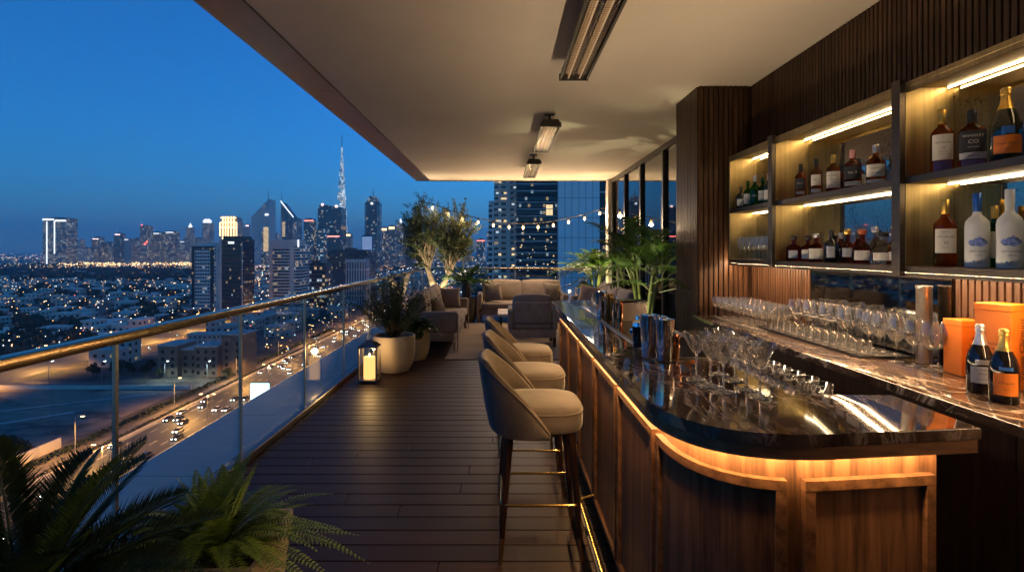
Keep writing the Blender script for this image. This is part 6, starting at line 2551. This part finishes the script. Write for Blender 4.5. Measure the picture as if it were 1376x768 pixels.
for i in range(26):
    px = rc.choice((rc.uniform(92, 256), rc.uniform(332, 560)))
    wpx = rc.uniform(5, 11)
    warm_ = rc.random() < .4
    tower('distant %s mid-rise tower in the hazy row along the skyline' % ('warm-lit' if warm_ else 'grey'), px, px + wpx, rc.uniform(311, 330), rc.uniform(2500, 3000), None,
          'far_warm' if warm_ else rc.choice(('far_grey', 'far_dark')))[0]['group'] = 'distant skyline mid-rises'

# ---- near towers beyond the end railing
d = 300.0
t, w, h, dp = tower('white residential tower stacked with balconies, left of the dark office block', 664, 693.5, 205, 318, 24, 'resid', 2,
                    parts=(('stair_pier', 'whitewall', .60, .74, 0, 1.0, .7),))
for k in range(30):
    b = B()
    z = h - 6 - 3.3 * k
    if z < 20:
        break
    for u0, u1 in ((.02, .30), (.32, .57), (.77, .99)):
        x0, x1 = -w / 2 + u0 * w, -w / 2 + u1 * w
        b = B()
        vs_ = [b.verts.new(p) for p in ((x0, -.02, z), (x1, -.02, z), (x1, -1.5, z), (x0, -1.5, z), (x0, -1.5, z + 1.15), (x1, -1.5, z + 1.15), (x1, -1.42, z + 1.15), (x0, -1.42, z + 1.15),
                                            (x0, -1.42, z + .22), (x1, -1.42, z + .22), (x1, -.02, z + .22), (x0, -.02, z + .22))]
        for i0, i1, i2, i3 in ((0, 1, 2, 3), (3, 2, 5, 4), (4, 5, 6, 7), (7, 6, 9, 8), (8, 9, 10, 11), (11, 10, 1, 0)):
            b.faces.new([vs_[i] for i in (i0, i1, i2, i3)])
        b.faces.new([vs_[i] for i in (0, 3, 4, 7, 8, 11)])
        b.faces.new([vs_[i] for i in (1, 10, 9, 6, 5, 2)])
        if k < 26:
            obj('balcony', b, M['whitewall'], t)
        else:
            b.free()
for k in range(34):
    b = B()
    x, z = rc.choice((-.36, -.24, -.12, .0, .36, .44)) * w, h - 6 - 3.3 * rc.randint(1, 29)
    box(b, x - .8, x + .8, -.12, -.03, z + .6, z + 2.3)
    obj('lit_window', b, M[rc.choice(('win_warm', 'win_cool', 'win_warm'))], t)
tower('lower white wing of the residential tower on its left side', 656.5, 663.8, 273, 322, 18, 'resid', 1)
t, w, h, dp = tower('dark glass office block with pale floor bands behind the two-seat sofa', 694, 749.3, 200, 300, 30, 'teal_glass', 2)
k, z = 0, 4.0
while z < h - 3:
    b = B()
    rbox(b, -w / 2 + .02, w / 2 - .02, -.35, -.02, z, z + .45, .04, 1)
    obj('floor_band', b, M['concrete'], t)
    b = B()
    for i in range(8):
        x = -w / 2 + w * (i + .5) / 8
        box(b, x - .06, x + .06, -.2, -.021, z + .46, z + 3.8 + (2.2 if k % 3 == 0 else 0))
    obj('mullions', b, M['darkmetal'], t)
    z += 3.9 + (2.4 if k % 3 == 0 else 0)
    k += 1
for k in range(42):
    b = B()
    x, z = rc.uniform(-.46, .46) * w, H + (VY - rc.uniform(305, 372)) * 300 / F
    s = rc.uniform(.15, .5)
    box(b, x - s, x + s, -.09, -.03, z, z + rc.uniform(.3, .8))
    obj('lit_window', b, M[rc.choice(('win_warm', 'win_warm', 'win_cool'))], t)
b = B()
box(b, w * .22, w * .38, -.12, -.03, H + (VY - 289) * 300 / F, H + (VY - 275) * 300 / F)
obj('lit_window', b, M['win_warm'], t)
t, w, h, dp = tower('pale blue-grey panelled block with hairline joints, right of the dark office', 749.6, 806, 200, 296, 30, 'far_pale', 2)
for c_ in list(t.children):
    if c_.name.startswith('facade'):
        c_.data.materials[0] = M['metal_far']
n = 6
for i in range(n):
    for kz in range(11):
        b = B()
        x0 = -w / 2 + w * i / n
        box(b, x0 + .16, x0 + w / n - .16, -.25, -.02, 3 + kz * 11.0, 3 + kz * 11.0 + 10.7)
        obj('cladding_panel', b, M['pale_panel'], t)
t, w, h, dp = tower('dark glazed end bay at the right of the panelled block, behind the string lights', 806.2, 822, 200, 300, 20, 'teal_glass', 2)
for k in range(12):
    b = B()
    box(b, -w / 2, w / 2, -.3, -.02, 6 + k * 11, 7 + k * 11)
    obj('floor_band', b, M['concrete'], t)

# ---- villas and low buildings
def villa(kind):
    t = thing('villa', 'x', 'villa', (0, -5000, GZ))
    b = B()
    if kind == 0:
        rbox(b, -8, 8, -6, 6, 0, 7.2, .1, 1)
        rbox(b, -8, -1, -6.02, 6.02, 7.21, 10, .1, 1)
    elif kind == 1:
        rbox(b, -11, 11, -5, 5, 0, 6.8, .1, 1)
        rbox(b, 3, 11.02, 5.01, 11, 0, 6.4, .1, 1)
    else:
        rbox(b, -6, 6, -6, 6, 0, 7, .1, 1)
        rbox(b, 6.01, 12, -4, 5, 0, 3.8, .1, 1)
    obj('wall', b, FM['villa'], t)
    b = B()
    if kind == 0:
        rbox(b, -8.3, -.7, -6.3, 6.3, 10.01, 10.5, .05, 1)
        rbox(b, -.68, 8.3, -6.3, 6.3, 7.22, 7.7, .05, 1)
    elif kind == 1:
        rbox(b, -11.3, 11.3, -5.3, 5.3, 6.81, 7.4, .05, 1)
        rbox(b, 2.7, 11.3, 5.31, 11.3, 6.41, 7.0, .05, 1)
    else:
        rbox(b, -6.3, 6.3, -6.3, 6.3, 7.01, 7.6, .05, 1)
        lathe(b, [(0, 7.61), (1.6, 7.61), (1.6, 9.4), (1.0, 10.0), (0, 10.2)], 10)
    obj('roof', b, M['whitewall'], t)
    return t


vp = [villa(i) for i in range(3)]
vused = [False] * 3
VL = ['pale villa with a raised roof block', 'pale L-shaped villa with a flat roof', 'pale square villa with a roof tank']
n = 0
d = 268.0
while d < 1900 and n < 290:
    step = 24 + d * .022
    x = -1.02 * d
    while x < -0.13 * d and n < 290:
        x += rc.uniform(20, 30) + d * .02
        if -262 < x < -226 or (-145 < x < -70) or (d < 300 and x > -190):
            continue
        if rc.random() < .34:
            continue
        bad = False
        for (l, r, dd) in ((258, 330, 510), (362, 402, 540), (404, 438, 600), (440, 494, 800), (464, 492, 620)):
            if abs(d - dd) < 45 and gx(l, dd) - 18 < x < gx(r, dd) + 18:
                bad = True
        if bad:
            continue
        k = rc.randint(0, 2)
        loc = (x + rc.uniform(-4, 4), d + rc.uniform(-8, 8), GZ)
        rz = rc.choice((0, PI / 2, PI, -PI / 2)) + rc.uniform(-.12, .12)
        sc_ = rc.uniform(.75, 1.3)
        reg = 'left of the service road' if x < -244 else ('between the service road and the highway' if x < -100 else 'right of the highway')
        lb = VL[k] + ', ' + reg
        if vused[k]:
            o = dup(vp[k], loc, rz, lb, 'villas ' + reg, sc_)
        else:
            vused[k] = True
            o = vp[k]
            o.location, o.rotation_euler, o.scale = loc, (0, 0, rz), (sc_,) * 3
            o['label'], o['group'] = lb, 'villas ' + reg
        n += 1
    d += step
tower('low pale hall with a blank wall below the ribbon-window tower', 331, 372, 417, 505, 20, 'far_pale', 1, name='building', cat='building')
tower('low wide lit shop block left of the service road', 118, 160, 391, 780, 30, 'podium', 1, name='building', cat='building')
tower('white low block with lit windows behind the handrail, beside the service road', 212, 262, 418, 505, 20, 'far_pale', 1, name='building', cat='building')
tower('pale low house front beside the service road in the left middle', 92, 130, 432, 470, 16, 'far_pale', 1, name='building', cat='building')

# ---- dark tree masses and the field of city lights
bm = B()
pts = []
for i in range(1500):
    d = 270 + 2300 * rc.random() ** 1.7
    x = rc.uniform(-1.05, .04) * d
    if -264 < x < -224 or -142 < x < -66 or mnoise.noise((x * .004, d * .0025, 3)) < -.02:
        continue
    pts.append((x, d, rc.uniform(3.5, 8) * (1 + d / 1500), rc.uniform(5, 10)))
for i in range(420):     # parkland bands
    d = rc.uniform(1050, 1600)
    pts.append((rc.uniform(-1.0, -.55) * d, d, rc.uniform(9, 20), rc.uniform(7, 12)))
clumps(bm, pts, 8)
tag(obj('tree_masses', bm, M['tree']), 'dark masses of trees spread between the villas', 'trees', kind='stuff')

bm = B()
slots = ['pt_or', 'pt_ye', 'pt_wh', 'pt_te', 'pt_re']


def pt(x, y_, z, s, mi):
    v = [bm.verts.new((x + dx * s, y_ + dy * s, GZ + z + dz * s)) for dx, dy, dz in ((1, 0, 0), (-1, 0, 0), (0, 1, 0), (0, -1, 0), (0, 0, .8), (0, 0, -.8))]
    for f in ((0, 2, 4), (2, 1, 4), (1, 3, 4), (3, 0, 4), (2, 0, 5), (1, 2, 5), (3, 1, 5), (0, 3, 5)):
        bm.faces.new([v[i] for i in f]).material_index = mi


def pick():
    q = rc.random()
    return 0 if q < .42 else 1 if q < .68 else 2 if q < .9 else 3 if q < .97 else 4


for k in range(26):       # lamps in rows along the streets
    x = -290 - 46 * k - (k % 3) * 12
    d = max(270, -x * .9)
    while d < 2600:
        if rc.random() < .8:
            pt(x + rc.uniform(-3, 3), d, 8, (.25 + d * .00045) * rc.uniform(.8, 1.2), 0 if k % 4 else 2)
        d += 34 + rc.uniform(-4, 4)
for k in range(22):
    d = 300 + 62 * k + k * k * 1.6
    x = -1.02 * d
    mi = rc.choice((0, 0, 1, 2))
    while x < -.30 * d:
        if rc.random() < .8 and not -262 < x < -226:
            pt(x, d + rc.uniform(-3, 3), 8, (.25 + d * .00045) * rc.uniform(.8, 1.2), mi)
        x += 30 + rc.uniform(-4, 4)
for i in range(3400):
    d = 290 + 4200 * rc.random() ** 1.5
    x = rc.uniform(-1.05, .28) * d
    if mnoise.noise((x * .006, d * .004, 9)) < -.12:
        continue
    pt(x, d, rc.uniform(5, 10), (.17 + d * .00046) * rc.uniform(.6, 1.6), pick())
for i in range(700):      # the bright orange belt at the skyline's foot
    px = rc.uniform(78, 262)
    d = rc.uniform(2050, 2800)
    pt(gx(px, d), d, rc.uniform(4, 14), rc.uniform(1.0, 2.6), 1 if rc.random() < .7 else 0)
for i in range(260):
    d = rc.uniform(3000, 9000)
    pt(rc.uniform(-1.0, -.2) * d, d, rc.uniform(5, 25), d * .0006, pick())
for i in range(420):      # downtown streets behind the railing glass and sofas
    d = rc.uniform(300, 1500)
    x = gx(rc.uniform(330, 700), d)
    if -140 < x < -60:
        continue
    pt(x, d, rc.uniform(3, 9), (.2 + d * .0006) * rc.uniform(.7, 1.5), rc.choice((0, 1, 1, 2, 2, 3)))
for i in range(300):      # far traffic on the highway
    d = rc.uniform(520, 1700)
    pt(rc.uniform(-122, -80), d, 1.2, (.15 + d * .0005) * rc.uniform(.7, 1.3), rc.choice((2, 2, 1, 4, 0)))
tag(obj('city_lights', bm, [M[k] for k in slots]), 'scattered points of orange and white light across the distant city', 'city lights', kind='stuff')

# ---- the evening air
def haze_mat():
    m = bpy.data.materials.new('evening_haze')
    m.use_nodes = True
    nt = m.node_tree
    nt.nodes.remove(nt.nodes['Principled BSDF'])
    v = nt.nodes.new('ShaderNodeVolumePrincipled')
    v.inputs['Color'].default_value = (1.0, 0.96, 0.97, 1)
    v.inputs['Density'].default_value = HAZE
    v.inputs['Anisotropy'].default_value = 0.2
    nt.links.new(v.outputs[0], nt.nodes['Material Output'].inputs['Volume'])
    return m


HAZE = 0.00012
b = B()
box(b, -16200, 16200, -600, 24200, GZ - 3.2, 900)
o = obj('haze', b, haze_mat())
o['kind'] = 'stuff'
# ================================================================== SKY, SUN, CAMERA
world = bpy.data.worlds.new('World')
scene.world = world
world.use_nodes = True
wt = world.node_tree
sky = wt.nodes.new('ShaderNodeTexSky')
sky.sky_type = 'NISHITA'
sky.sun_disc = False
SUN_EL, SUN_ROT = R(6.0), R(45)
sky.sun_elevation = SUN_EL
sky.sun_rotation = SUN_ROT
sky.ozone_density = 7.5
sky.air_density = 1.0
sky.dust_density = 0
tint = wt.nodes.new('ShaderNodeMix')
tint.data_type = 'RGBA'
tint.blend_type = 'MULTIPLY'
tint.inputs[0].default_value = 1
tint.inputs[7].default_value = (0.95, 0.98, 0.96, 1)
wt.links.new(sky.outputs[0], tint.inputs[6])
wt.links.new(tint.outputs[2], wt.nodes['Background'].inputs[0])
wt.nodes['Background'].inputs[1].default_value = 0.15
sun = lamp('dusk_sun', 'SUN', (0, 0, 50), 0.02, (1.0, 0.86, 0.74))
sun.data.angle = R(20)
sd = Vector((math.sin(SUN_ROT) * math.cos(SUN_EL), math.cos(SUN_ROT) * math.cos(SUN_EL), math.sin(SUN_EL)))
sun.rotation_euler = sd.to_track_quat('Z', 'Y').to_euler()

cam = bpy.data.cameras.new('camera')
cam.lens = 36 * F / 1376
cam.sensor_width = 36
cam.shift_x = (688 - VX) / 1376
cam.shift_y = -(384 - VY) / 1376
cam.clip_start = 0.05
cam.clip_end = 60000
co = bpy.data.objects.new('camera', cam)
C.objects.link(co)
co.location = (0, 0, EYE)
co.rotation_euler = (PI / 2, 0, 0)
scene.camera = co

scene.render.engine = 'CYCLES'
cy = scene.cycles
cy.use_denoising = True
cy.denoiser = 'OPENIMAGEDENOISE'
cy.max_bounces = 12
cy.diffuse_bounces = 4
cy.glossy_bounces = 5
cy.transmission_bounces = 12
cy.transparent_max_bounces = 24
cy.caustics_reflective = False
cy.caustics_refractive = False
cy.blur_glossy = 0.5
cy.sample_clamp_indirect = 6
cy.volume_bounces = 2
cy.use_light_tree = True
vs = scene.view_settings
vs.view_transform = 'Standard'
vs.look = 'None'
vs.exposure = 1.15
vs.gamma = 1.0
